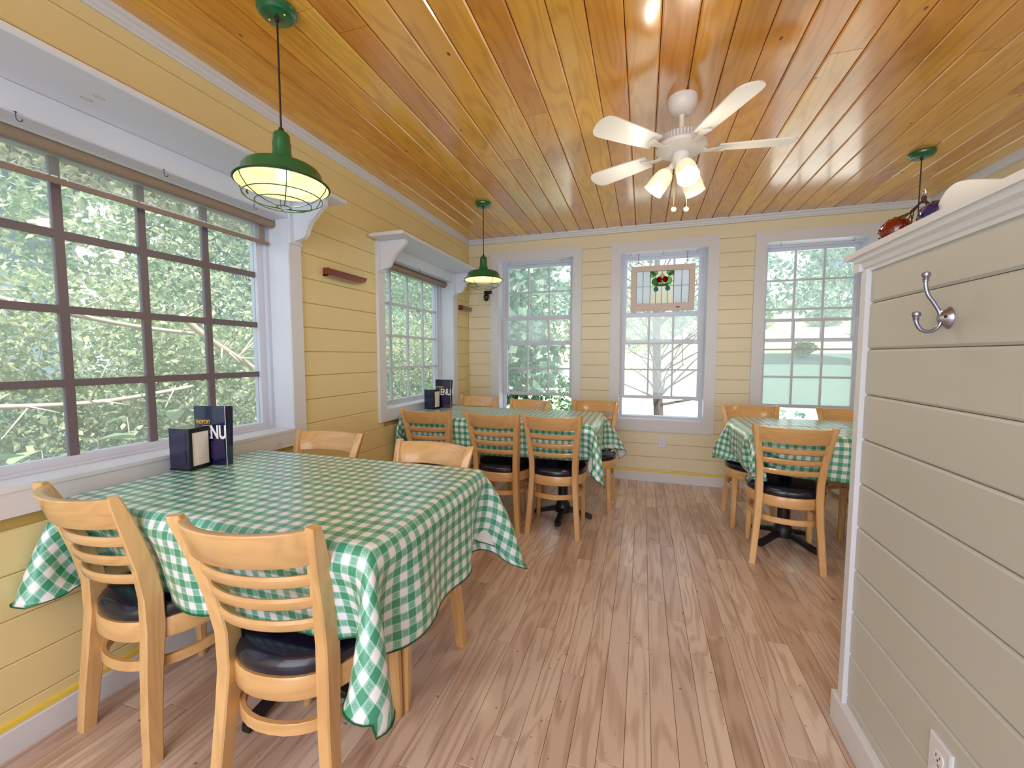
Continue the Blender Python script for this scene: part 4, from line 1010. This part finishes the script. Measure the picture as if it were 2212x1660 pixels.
def branches(rg, base, top, n, spread, r0, rs=.3):
    mb = MB(); base = Vector(base); top = Vector(top)
    mb.tube([base, base.lerp(top, .35)+Vector((rg.uniform(-1, 1), rg.uniform(-1, 1), 0))*.06, base.lerp(top, .7)+Vector((rg.uniform(-1, 1), rg.uniform(-1, 1), 0))*.1, top], [r0, r0*.85, r0*.6, r0*.25], 8)
    for i in range(n):
        t = rg.uniform(.25, .95); s = base.lerp(top, t); a = rg.uniform(0, 2*PI); l = spread*rg.uniform(.5, 1)
        d = Vector((math.cos(a), math.sin(a), rg.uniform(.1, .9)))
        p1 = s+d*l*.5+Vector((0, 0, .05)); p2 = s+d*l+Vector((rg.uniform(-.2, .2), rg.uniform(-.2, .2), rg.uniform(-.1, .2)))
        rr = (r0*(1-t)*.34+r0*.06)*rg.uniform(.45, 1.05); mb.tube([s, p1, p2], [rr, rr*.7, rr*.3], 5)
        for _ in range(2):
            q1 = p1.lerp(p2, rg.random()); mb.tube([q1, q1+Vector((rg.uniform(-1, 1), rg.uniform(-1, 1), rg.uniform(-.2, 1)))*l*.35], [rr*.4, rr*.2], 4)
    return mb
def plant(nm, loc_, blobs, n, size, mat, seed, lab, cat, group, top, nb, spread, r0, bmat='bark', aspect=.55):
    p = empty(nm, loc_, label=lab, cat=cat, group=group); rg = random.Random(seed)
    foliage('foliage', p, blobs, n, size, mat, seed, loc_, aspect=aspect)
    b = branches(rg, (0, 0, 0), Vector(top)-Vector(loc_), nb, spread, r0); b.build('branches', M[bmat], p, True); return p
rg = random.Random(21)
GZ = -.75
pos = ['at the left edge of the large near window', 'second from the left outside the large near window', 'filling the middle of the large near window', 'right of middle outside the large near window',
       'at the right side of the large near window', 'outside the gap between the side windows', 'outside the far side window, left half', 'outside the far side window, right half']
for i in range(8):
    x = -3.75-rg.random()*.5; y = -.3+i*1.02; hgt = 1.55+rg.uniform(-.2, .3)
    bl = [(x+rg.uniform(-.3, .3), y+rg.uniform(-.4, .4), rg.uniform(-.4, hgt), rg.uniform(.45, .75), rg.uniform(.5, .8), rg.uniform(.4, .7)) for _ in range(9)]
    plant('shrub', (x, y, GZ), bl, 19000, .049, 'leaf', 100+i, 'sunlit leafy shrub '+pos[i], 'shrub', 'shrubs along the window side', (x, y, hgt), 14, .9, .022, 'twig')
for i in range(6):
    x = -6.6-rg.random()*1.0; y = 4.6+i*1.55; hgt = 4.2+rg.uniform(-.4, .6)
    bl = [(x+rg.uniform(-.9, .9), y+rg.uniform(-.9, .9), rg.uniform(.4, hgt), rg.uniform(.8, 1.3), rg.uniform(.8, 1.3), rg.uniform(.7, 1.2)) for _ in range(9)]
    plant('tree', (x, y, GZ), bl, 9000, .11, 'leafb' if i % 2 else 'leaf', 200+i, ['pale green tree seen high in the large window near the blue house', 'bushy green tree behind the shrubs, second from the house', 'bushy yellow-green tree behind the shrubs in the middle of the big window', 'green tree behind the shrubs toward the right of the big window', 'yellow-green tree seen in the far side window', 'cool green tree beyond the far side window edge'][i], 'tree', 'trees beyond the side shrubs', (x, y, hgt), 12, 1.2, .07)
# fallen pale branches across the big window
for i, (pts, r, lab) in enumerate((([(-3.0, .35, 1.72), (-3.05, 1.0, 1.55), (-3.1, 1.7, 1.42), (-3.15, 2.2, 1.38)], .014, 'thin pale bare branch crossing the upper panes of the large window'),
                  ([(-3.0, 0, 1.05), (-2.95, .8, 1.0), (-3.0, 1.5, .95), (-3.05, 2.1, 1.0)], .013, 'thin pale bare branch lying level across the lower panes of the large window'),
                  ([(-3.07, 2.06, 1.50), (-3.05, 2.24, 1.34), (-3.05, 2.46, 1.20), (-3.05, 2.78, 1.0)], .022, 'thick pale bare branch leaning down at the right of the large window'))):
    c = Vector(pts[0]); mb = MB().tube([Vector(p)-c for p in bez(pts)], r, 8)
    q = random.Random(i)
    for _ in range(9):
        s = Vector(pts[q.randint(0, 2)]).lerp(Vector(pts[q.randint(1, 3)]), q.random())-c
        mb.tube([s, s+Vector((q.uniform(-.1, .2), q.uniform(-.2, .2), q.uniform(-.15, .25)))], [r*.4, r*.2], 5)
    o = mb.build('fallen_branch', M['twig'], loc=tuple(c)); o.data.polygons.foreach_set('use_smooth', [True]*len(o.data.polygons)); tag(o, lab, 'branch', 'pale bare branches outside')
# big-leaf vine outside the near window
vn_ = empty('broad_leaved_vine', (-2.75, .9, GZ), label='vine with very large pale leaves just outside the bottom of the large window', cat='vine')
def bigleaf(c, az, tilt, s):
    pts = [(0, 0), (.16, .22), (.30, .46), (.27, .72), (.12, .93), (0, 1.05), (-.12, .93), (-.27, .72), (-.30, .46), (-.16, .22)]
    mb = MB(); R = Matrix.Translation(c) @ Matrix.Rotation(az, 4, 'Z') @ Matrix.Rotation(tilt, 4, 'X')
    vs = [(x*s, y*s, abs(x)*s*.45-.12*s*y*y) for x, y in pts]; mid = [(0, y*s, -.12*s*y*y) for y in (.22, .46, .72, .93)]
    allv = vs+mid; F = [(0, 1, 10), (1, 2, 11, 10), (2, 3, 12, 11), (3, 4, 13, 12), (4, 5, 13), (0, 10, 9), (10, 11, 8, 9), (11, 12, 7, 8), (12, 13, 6, 7), (13, 5, 6)]
    mb.add([tuple(R @ Vector(v)) for v in allv], F); return mb
q = random.Random(12); st = MB()
for i in range(20):
    c = Vector((q.uniform(-.12, .12), -.55+i*.085+q.uniform(-.05, .05), 1.35+q.uniform(0, .34)))
    bigleaf(c, q.uniform(0, 2*PI), q.uniform(-.5, .5), q.uniform(.11, .19)).build('leaf', M['bigleaf'], vn_, True)
    st.tube([Vector((c.x*.5, c.y*.8, .5)), c+Vector((.02, 0, -.2)), c], [.005, .004, .002], 5)
st.tube([(0, 0, 0), (.03, .02, .3), (0, 0, .55)], .012, 6); st.build('stems', M['twig'], vn_)
# behind the back wall
def back_tree(nm, x, y, bl, n, size, mat, seed, lab, cat, top, nb, spread, r0, **kw): return plant(nm, (x, y, GZ), bl, n, size, mat, seed, lab, cat, kw.pop('group', None), top, nb, spread, r0, **kw)
rg = random.Random(5)
bl = [(-1.75+rg.uniform(-.7, .5), 5.9+rg.uniform(-.4, .5), rg.uniform(.9, 3.3), .55, .45, .45) for _ in range(9)]
back_tree('maple_tree', -1.9, 6.0, bl, 2600, .14, 'leafb', 301, 'broad-leaved young tree close outside the left back window', 'tree', (-1.7, 6.0, 3.2), 12, .9, .035, aspect=.9)
bl = [(-2.2+rg.uniform(-1.0, .9), 5.7+rg.uniform(-.3, .5), rg.uniform(-.5, 1.15), .55, .4, .4) for _ in range(12)]
back_tree('shrub', -2.2, 5.8, bl, 8500, .085, 'leafd', 302, 'dark leafy shrub below the left back window', 'shrub', (-2.1, 5.8, .8), 8, .6, .02)
bl = [(.35+rg.uniform(-1.3, 1.3), 7.1+rg.uniform(-.6, .6), rg.uniform(1.0, 3.8), .6, .5, .45) for _ in range(9)]
back_tree('tree', .33, 7.1, bl, 3800, .07, 'leafd', 303, 'open-branched tree with a grey trunk outside the middle back window', 'tree', (.2, 7.1, 3.6), 60, 1.5, .085)
bl = [(2.9+rg.uniform(-1.5, 1.5), 7.6+rg.uniform(-.5, .9), rg.uniform(2.0, 3.8), .7, .5, .4) for _ in range(10)]
back_tree('tree', 4.6, 7.8, bl, 8500, .085, 'leafb', 304, 'leafy tree overhanging the right back window', 'tree', (3.6, 7.7, 3.4), 18, 1.7, .09)
bl = [(1.9+rg.uniform(-.9, .9), 6.3+rg.uniform(-.2, .3), rg.uniform(-.25, .45), .35, .25, .2) for _ in range(7)]
back_tree('low_bush', 1.9, 6.3, bl, 420, .09, 'leafb', 305, 'thin low bush below the right back window', 'bush', (1.9, 6.3, .4), 20, .6, .012)
bl = [(15.7+rg.uniform(-.8, .8), 49+rg.uniform(-.5, .5), rg.uniform(1.3, 2.3), .8, .8, .6) for _ in range(6)]
back_tree('shrub', 15.7, 49, bl, 2600, .2, 'leafd', 306, 'round shrub standing out on the lawn beyond the right window', 'shrub', (15.7, 49, 2.4), 6, .6, .06)
for i, (x, y) in enumerate(((-14, 22), (-9.5, 19), (-5.5, 20), (-1.5, 27), (5, 62), (15, 68), (25, 70), (34, 66))):
    hgt = 5.5+rg.uniform(-1, 1.2) if i < 4 else 8.2+rg.uniform(-.8, .8)
    bl = [(x+rg.uniform(-2, 2), y+rg.uniform(-1, 1), rg.uniform(.8 if i < 4 else 5.5, hgt), rg.uniform(1.3, 2), 1.3, rg.uniform(1, 1.6)) for _ in range(9)]
    back_tree('tree', x, y, bl, 4200, .30, 'leaf' if i % 2 else 'leafb', 400+i, ['distant pale tree behind the left back window, leftmost', 'distant tree filling the left back window', 'distant tree between the left and middle back windows', 'distant tree behind the trunk in the middle window',
        'distant low tree at the left of the lawn view', 'distant low tree behind the round shrub', 'distant tree at the right of the lawn view', 'distant tree hidden behind the partition side'][i], 'tree', (x, y, hgt), 8, 2, .16, group='distant treeline')
# houses outside
h = empty('neighbour_house', (-12.0, 3.4, GZ), label='pale blue-grey house high at the left edge of the large window', cat='house')
MB().box(-3, 3, -5.2, 1.05, 0, 4.9).build('house_wall', M['siding'], h)
MB().box(2.98, 3.04, -.25, .0, 0, 4.9).box(2.98, 3.04, .92, 1.06, 0, 4.9).build('corner_board', M['wprint'], h)
MB().prism([(-3.6, 4.85), (3.7, 4.85), (3.7, 5.0), (0, 7.4), (-3.6, 5.0)], lambda a, b, t: (a, t, b), -5.8, 1.6).build('roof', M['roofm'], h)
h2 = empty('far_house', (18.6, 41, GZ), label='grey-blue house corner behind the leaves at the top of the right back window', cat='house')
MB().box(-4.2, 4, 0, 4, 9.3, 17).build('house_wall', plain('dark_siding', srgb(96, 120, 150), .6, .04), h2)
MB().box(2.2, 3.6, .3, 3.7, 0, 9.4).build('porch', M['wprint'], h2)
